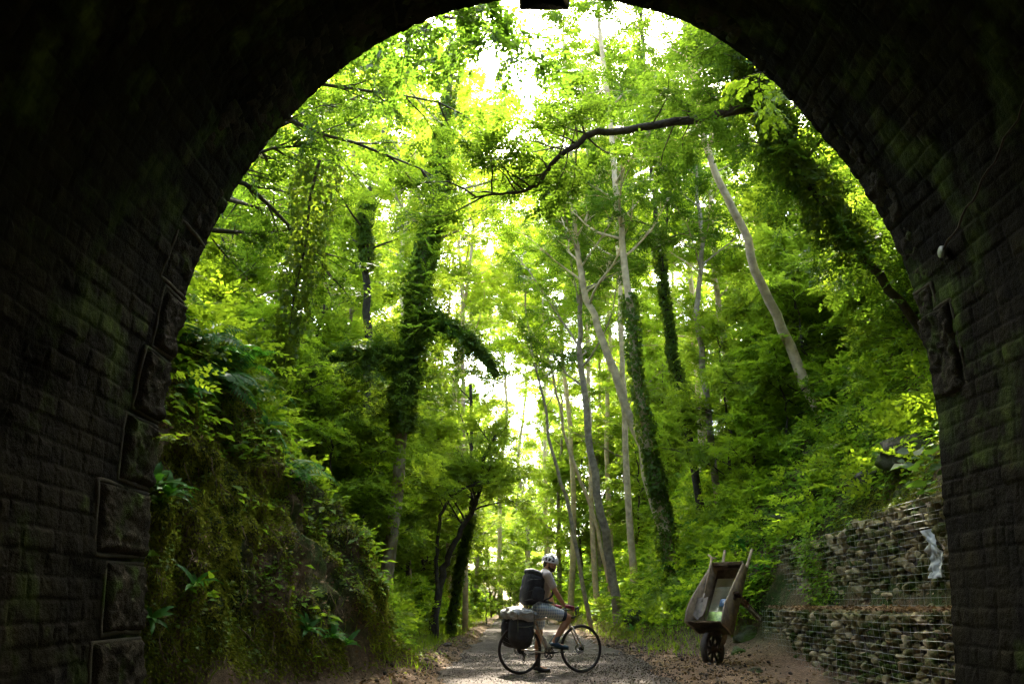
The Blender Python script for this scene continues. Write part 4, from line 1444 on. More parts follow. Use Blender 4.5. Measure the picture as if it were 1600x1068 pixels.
FP = [('strap', 243, 752, 1.25, 'glossy strap-leaved fern growing from the edge of the left quoins'),
      ('strap', 262, 768, 1.0, 'arching strap fern just below the one on the quoins'),
      ('plume', 340, 580, 1.5, 'large dark feathery fern at the top of the left outcrop'),
      ('plume', 368, 560, 1.4, 'second feathery fern leaning right on top of the left outcrop'),
      ('plume', 305, 520, 1.3, 'feathery fern high beside the left edge of the arch'),
      ('strap', 300, 610, 1.1, 'strap fern below the ferns at the top of the left outcrop'),
      ('plume', 455, 725, 1.3, 'feathery fern spilling over the right shoulder of the left outcrop'),
      ('strap', 470, 745, 1.2, 'strap fern on the right shoulder of the left outcrop'),
      ('strap', 415, 655, 1.1, 'strap fern under the tree roots on the left outcrop'),
      ('plume', 405, 610, 1.2, 'feathery fern left of the strap fern under the roots'),
      ('strap', 305, 905, .9, 'small strap fern alone in the middle of the left outcrop'),
      ('strap', 480, 975, .9, 'low strap fern near the foot of the left outcrop'),
      ('strap', 520, 985, .8, 'strap fern on the dirt at the foot of the left outcrop'),
      ('strap', 545, 1000, .9, 'lowest strap fern by the left dirt verge'),
      ('strap', 240, 960, .8, 'dark strap fern against the lowest quoin'),
      ('strap', 690, 955, 1.3, 'sunlit strap fern clump on the left verge'),
      ('strap', 655, 940, 1.3, 'sunlit strap fern higher on the left verge'),
      ('strap', 715, 965, 1.2, 'sunlit strap fern nearest the path on the left verge'),
      ('strap', 1035, 905, 1.5, 'strap fern on the right bank left of the wheelbarrow'),
      ('strap', 1010, 930, 1.4, 'strap fern low on the right bank above the boulder'),
      ('plume', 1070, 880, 1.4, 'feathery fern on the right bank behind the wheelbarrow'),
      ('strap', 1185, 880, 1.2, 'strap fern above the wheelbarrow handles'),
      ('strap', 1175, 905, 1.0, 'pale young strap fern beside the wheelbarrow handles'),
      ('strap', 1160, 845, 1.4, 'strap fern at the left end of the upper stone basket'),
      ('strap', 1130, 830, 1.4, 'strap fern on the right bank up and left of the stone baskets'),
      ('plume', 1100, 810, 1.5, 'feathery fern on the right bank over the wheelbarrow'),
      ('strap', 985, 975, 1.0, 'small strap fern beside the dark boulder'),
      ('plume', 960, 915, 1.6, 'feathery fern by the foot of the right bank trees')]
for (kd, x, y, s, lab) in FP:
    v = x % 4
    base, u = fm[(kd, v)]
    o = base if not u else base.copy()
    if u: COL.objects.link(o)
    fm[(kd, v)][1] = True
    p, nn = hit(x, y + 6)
    o.location = tuple(p + nn * .01)
    ax = Vector((0, 0, 1)).rotation_difference(Vector(tuple(unit(nn + np.array([0, -.15, 1.0])))))
    o.rotation_euler = (ax @ __import__('mathutils').Quaternion((0, 0, 1), x * .7)).to_euler()
    o.scale = (s,) * 3
    tag(o, lab, 'fern', 'ferns on the banks')

# hanging roots and stems on the outcrop
r = rng(90)
b = MB()
for k in range(110):
    x = r.uniform(235, 600); y = r.uniform(560, 1010)
    p, nn = hit(x, y)
    if p[0] > -1.5 or p[1] > 17: continue
    q = [p + nn * .03]
    d = unit(nn * .35 + np.array([r.normal(0, .3), r.normal(0, .2), -1]))
    for _ in range(7):
        d = unit(d + r.normal(0, .28, 3) + [0, 0, -.12]); q.append(q[-1] + d * r.uniform(.03, .1))
    b.tube(q, np.linspace(.006, .002, 8), 4)
o = b.build('hanging_roots', M['root']); tag(o, 'thin bare roots and stems hanging over the outcrop', kind='stuff')

# fallen sticks
def stick(label, pts, rad, mat='root'):
    b = MB(); q = spline(pts, 16); q[1:-1] += rng(int(pts[0][1] * 97)).normal(0, .008, (14, 3))
    b.tube(q, np.linspace(rad, rad * .4, 16), 6); o = b.build('fallen_stick', M[mat]); tag(o, label, 'stick'); return o
g = lambda x, y: at(x, y, 1.0 / max(1e-3, -(math.sin(PITCH) + math.cos(PITCH) * (534 - y) / F))) + [0, 0, .03]
stick('bent pale stick lying at the bottom edge below the outcrop', [g(470, 1063), g(486, 1060), g(505, 1064), g(520, 1066)], .03)
stick('dark stick stuck in the left dirt verge', [g(678, 1022) , g(683, 1010) + [0, 0, .06], g(692, 1003) + [0, 0, .12]], .008, 'bark_dark')
stick('long thin root trailing from the wheelbarrow wheel to the stone basket', [g(1098, 1040), g(1130, 1041), g(1165, 1045), g(1186, 1046), g(1191, 1035) + [0, 0, .05], g(1185, 1015) + [0, 0, .12]], .008)

# ---------------------------------------------------------------- stone baskets (gabions)
r = rng(30)
gst = [stone_shape(r, 14, 10, .14, (1, .85, .72), 16, (.36, .72)) for _ in range(9)]
def gabion(label, xf, y0, y1, z0, z1f, seed, depth=.5):
    r = rng(seed)
    e = empty('stone_basket', (xf, (y0 + y1) / 2, 0)); tag(e, label, 'gabion', 'wire baskets of stones')
    O = np.array([xf, (y0 + y1) / 2, 0])
    P, Sc = [], []
    cand = np.column_stack([r.uniform(y0, y1, 26000), r.uniform(z0 + .03, 2.5, 26000)])
    rad_ = r.uniform(.058, .105, 26000) * (1 + .25 * (r.uniform(0, 1, 26000) > .9))
    ky, kz, kr_ = np.zeros(2000), np.zeros(2000), np.zeros(2000); m_ = 0
    for (cy_, cz_), cr_ in zip(cand, rad_):
        if cz_ > z1f(cy_) - cr_ * .6 or m_ > 1990: continue
        if m_ and (np.hypot((ky[:m_] - cy_) * .86, kz[:m_] - cz_) < (kr_[:m_] + cr_) * .70).any(): continue
        ky[m_], kz[m_], kr_[m_] = cy_, cz_, cr_; m_ += 1
    for k in range(m_):
        q_ = kr_[k]
        P.append([xf + .11 + r.normal(0, .02) - (q_ - .08) * .3, ky[k], kz[k]]); Sc.append([q_ * r.uniform(1.1, 1.4), q_ * r.uniform(1.2, 1.8), q_ * r.uniform(.8, 1.15)])
    # the top course, seen from above, and a loose crest
    y = y0
    while y < y1:
        for xx in np.arange(.12, depth, .17):
            s_ = r.uniform(.07, .12)
            P.append([xf + xx + r.normal(0, .03), y + r.normal(0, .04), z1f(y) - .03 + r.normal(0, .02)]); Sc.append([s_, s_ * 1.1, s_ * .7])
        y += .17
    P = np.array(P); Sc = np.array(Sc)
    order = np.argsort(P[:, 1] + (P[:, 0] - xf) * 6)
    P, Sc = P[order], Sc[order]
    meshes = []
    for V, q, t in gst:
        meshes.append(mesh_np('stone', V, [q, t], M['gabion'], False, False))
    mb = MB()
    def orient():
        return Matrix.Rotation(r.normal(0, .4), 3, 'X') @ Matrix.Rotation([0, math.pi][r.integers(0, 2)] + r.normal(0, .2), 3, 'Z')
    for k in range(len(P)):
        g_ = r.integers(0, 9); a = orient()
        if k < 100:
            o = link('stone', meshes[g_], e); o.location = tuple(P[k] - O)
            o.rotation_euler = a.to_euler(); o.scale = tuple(Sc[k] / [1, .85, .72])
        else:
            V, q, t = gst[g_]
            mb.add((V / [1, .85, .72] * Sc[k]) @ np.array(a).T + P[k] - O, q, t)
    o = mb.build('stones', M['gabion'], e, False); o['kind'] = 'stuff'
    b = MB()
    ys = np.arange(y0, y1, .25); zs = np.array([z1f(y) for y in ys])
    m = len(ys)
    V = np.vstack([np.column_stack([np.full(m, xf + .17), ys, np.full(m, z0)]), np.column_stack([np.full(m, xf + .17), ys, zs - .08]), np.column_stack([np.full(m, xf + depth), ys, zs - .08]), np.column_stack([np.full(m, xf + depth), ys, np.full(m, z0)])]) - O
    mesh_np('dark_backing', V, grid_faces(4, m), M['bark_dark'], e)  # dark sheet behind the stones stands in for shade in the gaps
    b = MB()
    nl = int((2.6 - z0) / .095)
    for k in range(nl):
        zz = z0 + .04 + k * .095
        ys = np.arange(y0, y1, .12)
        ys = ys[[zz < z1f(y) + .03 for y in ys]] if len(ys) else ys
        if len(ys) < 3: continue
        q = np.column_stack([xf - .035 + .03 * vnoise(np.column_stack([ys * .9, np.full(len(ys), zz * 2), ys * 0]), 3), ys, zz + .02 * vnoise(np.column_stack([ys * .7, np.full(len(ys), zz * 1.2), ys * 0 + 4]), 5)])
        b.tube(q - O, (.0025), 4, cap=False)
    for y in np.arange(y0 + .05, y1, .19):
        zz = np.linspace(z0, z1f(y) + .02, 8)
        q = np.column_stack([xf - .035 + .03 * vnoise(np.column_stack([zz * 0 + y * .9, zz * 2, zz * 0]), 3), y + .012 * vnoise(np.column_stack([zz * 3, zz * 0 + y, zz * 0]), 6), zz])
        b.tube(q - O, .0012, 4, cap=False)
    b.build('wire_mesh', plain('galvanised_wire', (.27, .27, .23), .6, .4, var=.3, scale=9), e)
    return e
gabion('lower basket of stones behind wire, level with the path on the right', 4.9, 9.0, 17.5, -.3, lambda y: .9 + .03 * math.sin(y * 2), 31, .75)
gabion('upper basket of stones behind wire, set back on the lower one', 5.38, 9.0, 17.9, .86,
       lambda y: 2.36 - .012 * (y - 9) - .18 * max(0, min(1, (y - 12.8) / 2)) + .05 * math.sin(y * 5.1) + .04 * math.sin(y * 2.3), 32, .75)
# litter and soil on the ledge
r = rng(33)
n = 2600
P = np.column_stack([4.92 + r.uniform(0, .45, n), r.uniform(9, 17.5, n), .93 + r.uniform(0, .05, n)])
X = unit(r.normal(0, 1, (n, 3)) * [1, 1, .3]); Z = unit(r.normal(0, .4, (n, 3)) + [0, 0, 1]); Y = unit(np.cross(Z, X)); s = r.uniform(.03, .08, n)
stuff('leaf_litter', 'dead leaves lying along the ledge of the stone baskets', leaf_quads(P, X, Y, Z, s, s * .6), M['litter'])
# crumpled plastic caught in the wire
nn_ = 26
u, v = np.meshgrid(np.linspace(0, 1, nn_), np.linspace(0, 1, nn_), indexing='ij')
Q = np.stack([u * 0, u, v], -1)
cr = fbm(Q * [0, 4, 5] + 3, 4, 55, True)
wv_ = (.27 + .06 * np.sin(v * 5 + .6) + .07 * fbm(np.stack([v * 5, u * 1.5, u * 0], -1), 3, 5)) * (u - .5) + .05 * np.sin(v * 3.2)
V = np.stack([5.315 + .09 * cr, 11.15 - wv_ * 1.25 + .05 * v, 1.32 + .6 * v + .02 * cr], -1)
pm, nt, p = newmat('crumpled_plastic')
p.inputs['Base Color'].default_value = (.45, .48, .45, 1); p.inputs['Roughness'].default_value = .22; p.inputs['Alpha'].default_value = .75
o = mesh_np('plastic_sheet', V.reshape(-1, 3), grid_faces(nn_, nn_), pm, None, False)
tag(o, 'crumpled pale plastic sheet caught behind the wire of the upper basket', 'plastic')
# creeper on the upper basket
r = rng(34)
n = 700
yy = 15.6 + r.normal(0, .38, n) ; zz = r.uniform(.95, 2.3, n)
P = np.column_stack([np.full(n, 5.36) - r.uniform(0, .1, n), yy + .25 * np.sin(zz * 4), zz])
V = clumps(P, np.tile([-1.0, 0, 0], (n, 1)), r, 2, .055, .8, .5)
o = mesh_np('creeper', V, leaf_faces(len(V) // 4), M['herb']); tag(o, 'small-leaved creeper climbing the upper stone basket', 'creeper')
# big soft leaves on top near the arch edge
for (x, y, s, lab) in ((1455, 762, .2, 'broad pale leaves sprouting on top of the upper stone basket'), (1440, 735, .16, 'young broad leaves behind the top of the upper basket by the arch')):
    r = rng(x)
    p = at(x, y, 10.6)
    P = np.tile(p, (5, 1)) + r.normal(0, .1, (5, 3)) * [1, 1, .3]
    V = clumps(P, np.tile([-.5, -.3, 1.0], (5, 1)), r, 4, s, .8, .5, round_leaf=True)
    o = mesh_np('leafy_plant', V, leaf_faces(len(V) // 6, 6), M['leaf_hazel']); tag(o, lab, 'plant')

# ---------------------------------------------------------------- the wheelbarrow sign
wood = plain('weathered_board', (.25, .19, .12), .85, var=.45, scale=7, bump=.7, bscale=30, spec=.25)
wood2 = plain('weathered_pole', (.28, .21, .13), .85, var=.4, scale=8, bump=.5, bscale=30, spec=.25)
iron = plain('rusty_iron', (.10, .05, .03), .8, .3, var=.5, scale=15)
Bb = np.array([.73, .6834, 0]); TILT = R(31)
Wv = np.array([.6834, -.73, 0]); Uv = Bb * math.sin(TILT) + np.array([0, 0, math.cos(TILT)]); Nv = -Bb * math.cos(TILT) + np.array([0, 0, math.sin(TILT)])
BM = np.stack([Wv, Uv, Nv], 1)                 # local (w,u,n) -> world
wb = empty('wheelbarrow', (3.27, 15.3, .02))
tag(wb, 'old wooden wheelbarrow tipped up on its wheel against the stone baskets, holding a sign', 'wheelbarrow')
def bw(mb, name, mat, parent=wb, smooth=False):
    mb.v = [np.vstack(mb.v) @ BM.T]
    return mb.build(name, mat, parent, smooth)
b = MB(); b.box((0, 1.23, 0), (.56, 1.26, .03), bev=.006); bw(b, 'floor_board', wood)
for sd in (-1, 1):
    prof = [(.58, .02, .37), (.60, .0, .39), (.76, 0, .42), (.92, 0, .42), (1.2, 0, .35), (1.5, 0, .27), (1.7, 0, .21), (1.88, .0, .16)]
    rows = []
    for th in (0, .03):
        for c0 in (0, 1):
            rr = []
            for (u_, _, dp) in prof:
                fl = .02 + (.30 - .02 * (u_ - .58)) + .1 * (dp * c0) + th
                rr.append([sd * fl, u_, -.02 if c0 == 0 else dp])
            rows.append(rr)
    A = np.array([rows[0], rows[1], rows[3], rows[2], rows[0]])
    b = MB(); b.add(A.reshape(-1, 3), grid_faces(5, len(prof)))
    for e_ in (0, -1):
        b.add(A[:4, e_], [[0, 1, 2, 3]])
    bw(b, 'side_board', wood)
b = MB(); b.box((0, .60, .185), (.67, .03, .40), bev=.005); bw(b, 'end_board', wood)
b = MB(); b.box((0, 1.86, .07), (.62, .03, .20), bev=.005); b.box((0, 1.885, .17), (.66, .03, .03), bev=.006); bw(b, 'end_board', wood)
for sd in (-1, 1):
    b = MB(); b.tube([[sd * .17, .45, -.05], [sd * .2, 1.2, -.06], [sd * .25, 1.9, -.07], [sd * .29, 2.3, -.05]], [.038, .036, .03, .024], 10); bw(b, 'handle', wood2, smooth=True)
    b = MB(); b.box((sd * .15, .50, -.05), (.03, .42, .06), bev=.006); bw(b, 'wheel_fork', wood)
b = MB(); b.box((.24, 1.34, -.42), (.075, .085, .75), bev=.008)
lg = bw(b, 'leg', wood)
b = MB(); b.box((.24, 1.34, -.28), (.08, .09, .16), bev=.006); bw(b, 'iron_strap', plain('rust_orange', (.28, .12, .06), .8, .2, var=.4), lg)
b = MB(); b.box((-.24, 1.34, -.35), (.075, .085, .6), bev=.008); bw(b, 'leg', wood)
b = MB(); b.box((.40, 1.22, .2), (.14, .04, .14), bev=.006); b.box((.37, 1.17, .2), (.04, .1, .05), bev=.004); bw(b, 'bracket', iron)
# wheel: solid worn disc with iron tyre and hub
wh = MB()
a = np.linspace(0, 2 * math.pi, 40, endpoint=False)
dk = plain('dark_wet_wood', (.06, .045, .03), .8, var=.4, scale=9, bump=.5)
ring = [(-.04, .215), (-.04, .30), (.04, .30), (.04, .215), (-.04, .215)]
V = np.array([[x, .33 + rr * math.cos(t), -.04 + rr * math.sin(t)] for x, rr in ring for t in a])
wh.add(V, grid_faces(5, 40, True))
for k in range(4):
    t = k * math.pi / 4 + .3; dv = np.array([0, math.cos(t), math.sin(t)]) * .23
    wh.tube([np.array([0, .33, -.04]) - dv, np.array([0, .33, -.04]) + dv], .026, 6)
whl = bw(wh, 'wheel', dk, smooth=False)
b = MB(); b.tube([[-.2, .33, -.04], [.2, .33, -.04]], .022, 10); bw(b, 'axle', iron, whl, True)
b = MB(); b.tube([[-.06, .33, -.04], [.06, .33, -.04]], .06, 14); bw(b, 'hub', iron, whl, True)
# information panel
pl_ = plain('faded_print', (.9, .88, .62), .3, var=.12, scale=3)
b = MB(); b.box((.03, 1.12, .088), (.40, .98, .014), bev=.003); pan = bw(b, 'information_panel', pl_)
b = MB(); b.box((.03, .80, .0972), (.384, .30, .002)); bw(b, 'printed_picture', plain('printed_meadow', (.27, .40, .10), .5, var=.7, scale=9), pan)
b = MB(); b.box((.08, 1.12, .0972), (.13, .16, .002)); bw(b, 'printed_picture', plain('printed_blue', (.05, .10, .16), .5, var=.6, scale=14), pan)
b = MB()
r = rng(8)
b.box((.03, 1.42, .0972), (.36, .008, .002))
for k in range(16):
    uu = 1.38 - k * .026
    x1 = .12 if 7 <= k <= 12 else .34
    b.box((-.13 + x1 / 2 * r.uniform(.85, 1), uu, .0972), (x1 * r.uniform(.8, 1), .0035, .002))
bw(b, 'printed_lines', plain('faded_ink', (.34, .34, .24), .6, var=.1), pan)
# shovel lying inside it
sh_ = empty('shovel', tuple(np.array([3.27, 15.3, .02])))
tag(sh_, 'old long-handled shovel with pointed blade leaning inside the wheelbarrow', 'shovel')
def bw2(mb, name, mat, smooth=True):
    mb.v = [np.vstack(mb.v) @ BM.T]
    return mb.build(name, mat, sh_, smooth)
b = MB(); b.tube([[-.27, 1.93, .27], [-.26, 1.6, .25], [-.24, 1.15, .23]], [.021, .02, .022], 10)
b.tube([[-.36, 2.0, .27], [-.27, 1.93, .27], [-.17, 1.92, .27]], [.018, .02, .018], 8); bw2(b, 'shaft', wood2)
n1, n2 = 14, 9
uu, vv = np.meshgrid(np.linspace(0, 1, n1), np.linspace(-1, 1, n2), indexing='ij')
hw = .135 * np.minimum(1, np.sqrt(np.maximum(0, 1 - (np.maximum(uu - .45, 0) / .56) ** 2)) + .02)
V = np.stack([-.235 + vv * hw, 1.12 - uu * .40, .24 + .04 * vv ** 2 - .03 * uu + .02], -1)
b = MB(); b.add(V.reshape(-1, 3), grid_faces(n1, n2)); V2 = V.copy(); V2[..., 2] -= .006; b.add(V2.reshape(-1, 3), grid_faces(n1, n2)[:, ::-1])
b.tube([[-.24, 1.22, .235], [-.236, 1.05, .25]], [.026, .018], 8); bw2(b, 'blade', plain('old_iron', (.15, .12, .085), .7, .2, var=.4, scale=12))

# ---------------------------------------------------------------- bicycle, rider and luggage (local: x forward, y left, z up)
YAW = R(21.8)
BO = (0.115, 13.42, .022)
def bike_empty(name, label, cat, **k):
    e = empty(name, BO, YAW); return tag(e, label, cat, **k)

paint = plain('champagne_paint', (.62, .54, .42), .35, .3, var=.08, spec=.6)
rubber = plain('tyre_rubber', (.035, .028, .024), .8, var=.3, spec=.3)
tan = plain('tyre_sidewall', (.10, .065, .04), .8, var=.2)
alloy = plain('brushed_alloy', (.45, .44, .42), .35, .8, var=.1)
blackm = plain('black_metal', (.02, .02, .02), .4, .4, var=.2)
blackf = plain('black_fabric', (.024, .024, .023), .85, var=.5, scale=14, bump=.6, bscale=50)
greyf = plain('grey_rain_cover', (.30, .30, .265), .6, var=.35, scale=9, bump=.6, bscale=28)

bike = bike_empty('bicycle', 'pale gravel touring bicycle standing across the path under the rider', 'bicycle')
RW = .345
def torus_np(c, R0, r0, n=64, m=10, w=1.0):
    a = np.arange(n) * 2 * math.pi / n; b_ = np.arange(m) * 2 * math.pi / m
    A, B = np.meshgrid(a, b_, indexing='ij')
    V = np.stack([(R0 + r0 * np.cos(B)) * np.cos(A), w * r0 * np.sin(B), (R0 + r0 * np.cos(B)) * np.sin(A)], -1).reshape(-1, 3) + c
    j, i = np.meshgrid(np.arange(n), np.arange(m), indexing='ij')
    q = np.stack([j * m + i, j * m + (i + 1) % m, ((j + 1) % n) * m + (i + 1) % m, ((j + 1) % n) * m + i], -1).reshape(-1, 4)
    return V, q
for cx, lab in ((0, 'rear'), (1.01, 'front')):
    C = np.array([cx, 0, RW])
    wh = MB(); V, q = torus_np(C, RW - .033, .011, 64, 8, .9); wh.add(V, q)
    wheel = wh.build('wheel', blackm, bike)
    b = MB(); V, q = torus_np(C, RW - .017, .0185, 72, 10); b.add(V, q); b.build('tyre', rubber, wheel)
    b = MB()
    for k in range(28):
        a = k * 2 * math.pi / 28; o = .5 * (1 if k % 2 else -1)
        h = np.array([math.cos(a + o) * .022, (.028 if k % 4 < 2 else -.028), math.sin(a + o) * .022])
        b.tube([C + h, C + [math.cos(a) * (RW - .04), 0, math.sin(a) * (RW - .04)]], .0011, 4, cap=False)
    b.build('spokes', alloy, wheel)
    b = MB(); b.tube([C + [0, -.06, 0], C + [0, .06, 0]], .017, 12); b.tube([C + [0, -.034, 0], C + [0, -.026, 0]], .03, 14); b.tube([C + [0, .034, 0], C + [0, .026, 0]], .03, 14); b.build('hub', blackm, wheel)
    b = MB()
    V, q = torus_np(C + [0, .05, 0], .065, .012, 30, 4, .08); b.add(V, q)
    for k in range(5): b.tube([C + [0, .05, 0], C + [math.cos(k * 1.257) * .06, .05, math.sin(k * 1.257) * .06]], .004, 4)
    b.build('brake_disc', alloy, wheel)
    if cx == 0:
        b = MB()
        for k, rr in enumerate((.068, .058, .050, .043, .036, .030)):
            V, q = torus_np(C + [0, -.038 - .004 * k, 0], rr * .8, .006, 24, 4, .3); b.add(V, q)
        b.build('cassette', blackm, wheel)
BB = np.array([.45, 0, .29]); ST_ = np.array([.225, 0, .80]); HT = np.array([.785, 0, .835]); HB = np.array([.825, 0, .70])
b = MB()
b.tube([BB, ST_], .017, 12); b.tube([BB, HB + [-.01, 0, 0.02]], .022, 12)
b.tube([ST_ + [.015, 0, -.04], HT + [.0, 0, -.02]], .017, 12); b.tube([HB, HT], .022, 12)
for sd in (-1, 1):
    b.tube([BB + [-.02, sd * .02, 0], [.12, sd * .05, .335], [0, sd * .062, RW]], [.012, .011, .009], 8)
    b.tube([ST_ + [.02, sd * .01, -.05], [.11, sd * .045, .57], [0, sd * .062, RW]], [.009, .009, .008], 8)
b.tube([BB + [0, -.036, 0], BB + [0, .036, 0]], .022, 12)
b.build('frame', paint, bike)
b = MB()
b.tube([HB + [-.004, 0, .01], HB + [.012, 0, -.03]], .02, 10)
for sd in (-1, 1):
    b.tube([HB + [.012, 0, -.03], HB + [.02, sd * .05, -.05], [.90, sd * .055, .56], [.955, sd * .056, .44], [1.01, sd * .056, RW]], [.016, .016, .014, .012, .009], 9)
b.build('fork', paint, bike)
b = MB(); b.tube([HT, HT + [-.010, 0, .04]], .018, 10); b.tube([HT + [-.01, 0, .04], [.755, 0, .905]], .016, 10)
b.build('stem', blackm, bike)
b = MB()
bc = np.array([.755, 0, .905])
b.tube([bc + [0, -.21, 0], bc + [0, .21, 0]], .0135, 10)
for sd in (-1, 1):
    b.tube(spline([bc + [0, sd * .20, 0], bc + [.045, sd * .215, .004], bc + [.072, sd * .22, -.02], bc + [.075, sd * .225, -.07], bc + [.04, sd * .23, -.105], bc + [-.01, sd * .235, -.11]], 18), .0145, 9)
hb_ = b.build('handlebar', blackf, bike)
for sd in (-1, 1):
    b = MB(); b.tube([bc + [.05, sd * .215, .008], bc + [.10, sd * .218, .022], bc + [.118, sd * .218, .052]], [.017, .018, .013], 9)
    b.tube([bc + [.115, sd * .218, .03], bc + [.125, sd * .218, -.02], bc + [.105, sd * .218, -.08]], [.008, .007, .005], 6); b.build('brake_lever', blackm, hb_)
b = MB(); b.tube([ST_, ST_ + [-.055, 0, .155]], .0135, 10); b.build('seat_post', blackm, bike)
sd_ = MB()
u, v = np.meshgrid(np.linspace(0, 1, 20), np.linspace(0, 2 * math.pi, 17)[:-1], indexing='ij')
hw = .022 + .055 * np.clip((.55 - u) / .55, 0, 1) ** .8
hw = hw * np.clip(np.minimum(u + .03, 1.02 - u) * 9, 0, 1) ** .5
V = np.stack([.045 + .265 * u, hw * np.cos(v), .985 + .018 * (1 - u) + (.022 * np.sin(v)) * np.where(np.sin(v) > 0, .8, 1.3)], -1)
sd_.add(V.reshape(-1, 3), grid_faces(20, 16, True)); b = sd_
b.tube([[.10, .02, .955], [.24, .02, .957]], .0035, 5); b.tube([[.10, -.02, .955], [.24, -.02, .957]], .0035, 5)
b.build('saddle', blackf, bike)
# drivetrain on the near side
CR = BB + np.array([0, -.055, 0])
b = MB()
V, q = torus_np(CR, .075, .006, 44, 5, .4); b.add(V, q); V, q = torus_np(CR + [0, .007, 0], .058, .005, 40, 5, .4); b.add(V, q)
for k in range(5): b.tube([CR, CR + [math.cos(k * 1.257 + .3) * .074, 0, math.sin(k * 1.257 + .3) * .074]], [.014, .007], 6)
for k in range(44):
    a = k * 2 * math.pi / 44; b.box(CR + [math.cos(a) * .083, 0, math.sin(a) * .083], (.005, .002, .005))
cs = b.build('chainring', blackm, bike)
for sd, an in ((-1, .10), (1, math.pi + .10)):
    c0 = BB + np.array([0, sd * .068, 0]); tip = c0 + np.array([math.cos(an) * .165, sd * .012, math.sin(an) * .165])
    b = MB(); b.tube([c0, tip], [.014, .009], 8); cr = b.build('crank', blackm, bike)
    b = MB(); b.box(tip + [0, sd * .05, 0], (.085, .09, .018), bev=.005); b.build('pedal', blackm, cr)
b = MB()
q = []
for a in np.linspace(math.pi / 2, -math.pi / 2, 12): q.append(CR + [.08 * math.cos(a), 0, .08 * math.sin(a)])
low = [np.array([.06, -.055, .20]), np.array([.035, -.055, .19]), np.array([.02, -.055, .215]), np.array([.035, -.055, .25]), np.array([.05, -.055, .29]), np.array([.02, -.052, .31])]
q += low
for a in np.linspace(-2.2, -4.5, 8): q.append(np.array([.045 * math.cos(a), -.05, RW + .045 * math.sin(a)]))
q.append(CR + [0, 0, .08])
b.tube(np.array(q), .0035, 4); b.build('chain', blackm, bike)
b = MB(); b.tube([[0, -.06, RW - .02], [.02, -.065, .29], [.045, -.065, .235], [.035, -.065, .19]], [.012, .014, .011, .01], 8)
for p_ in ((.035, -.06, .19), (.05, -.06, .28)): V, q = torus_np(np.array(p_), .018, .006, 16, 5, .6); b.add(V, q)
b.tube(spline([[0, -.06, .33], [-.05, -.06, .31], [-.06, -.06, .36], [0, -.06, .41], [.06, -.06, .43]], 14), .003, 5)
b.build('rear_derailleur', blackm, bike)
b = MB()
for sd in (-1, 1):
    b.tube([[0, sd * .07, RW + .01], [-.06, sd * .065, .72]], .006, 6); b.tube([[0, sd * .07, RW + .01], [.08, sd * .065, .72]], .006, 6)
    b.tube([[-.2, sd * .06, .725], [.14, sd * .06, .73]], .006, 6)
for x in (-.2, -.08, .04, .14): b.tube([[x, -.06, .726], [x, .06, .726]], .005, 6)
b.tube([[.14, .03, .73], [.21, .015, .74]], .005, 5)
b.build('luggage_rack', blackm, bike)

# bottles
def bottle(label, p, ax, r0, L, mat, capm):
    e = bike_empty('water_bottle', label, 'bottle'); ax = unit(np.array(ax)); p = np.array(p)
    b = MB(); b.tube([p, p + ax * L * .05, p + ax * L * .55, p + ax * L * .6, p + ax * L * .66, p + ax * L * .8], [r0 * .9, r0, r0, r0 * .88, r0, r0 * .95], 14); b.build('bottle_body', mat, e)
    b = MB(); b.tube([p + ax * L * .8, p + ax * L * .86, p + ax * L * .93], [r0 * .85, r0 * .7, r0 * .35], 12); b.tube([p + ax * L * .93, p + ax * L], r0 * .28, 8); b.build('bottle_cap', capm, e)
bottle('dark blue bottle in the cage on the down tube', BB + [.045, 0, .12], (HB - BB) * [1, 1, 1.15], .036, .21, plain('navy_plastic', (.015, .035, .05), .4), blackm)
bottle('clear pale bottle in the cage on the seat tube', BB + [.0, 0, .07], (ST_ - BB), .034, .19, plain('clear_plastic', (.36, .37, .33), .25), alloy)

# ---- soft shapes: bodies grown from overlapping balls, fused into one skin
def soft(balls, name, mat, parent, vox=.009, smooth_it=4, cuts=None):
    mb = MB()
    for c, r_, rot in balls: mb.ball(c, r_, 14, 9, rot)
    me = mesh_np('tmp', np.vstack(mb.v), [np.vstack(mb.q), np.vstack(mb.t)], None, False)
    o = link('tmp', me)
    m = o.modifiers.new('r', 'REMESH'); m.mode = 'VOXEL'; m.voxel_size = vox; m.use_smooth_shade = True
    s = o.modifiers.new('s', 'SMOOTH'); s.factor = .5; s.iterations = smooth_it
    dg = bpy.context.evaluated_depsgraph_get()
    res = bpy.data.meshes.new_from_object(o.evaluated_get(dg))
    bpy.data.objects.remove(o); bpy.data.meshes.remove(me)
    res.name = name
    res.materials.clear()
    if mat is not None: res.materials.append(mat)
    for p in res.polygons: p.use_smooth = True
    return link(name, res, parent)


def limb(pts, radii, step=.02, sq=(1, 1, 1)):
    """balls strung along a polyline with tapering radii"""
    out = []
    P = np.array(pts, float)
    for k in range(len(P) - 1):
        L = np.linalg.norm(P[k + 1] - P[k]); n = max(int(L / step), 1)
        for j in range(n):
            f = j / n; rr = radii[k] * (1 - f) + radii[k + 1] * f
            out.append((P[k] * (1 - f) + P[k + 1] * f, tuple(np.array(sq) * rr), None))
    out.append((P[-1], tuple(np.array(sq) * radii[-1]), None))
    return out


skin = plain('tanned_skin', (.42, .22, .125), .55, var=.12, scale=12, spec=.4)
person = bike_empty('person', 'cyclist in white helmet, grey shirt and pale blue shorts, standing astride the bicycle', 'person')
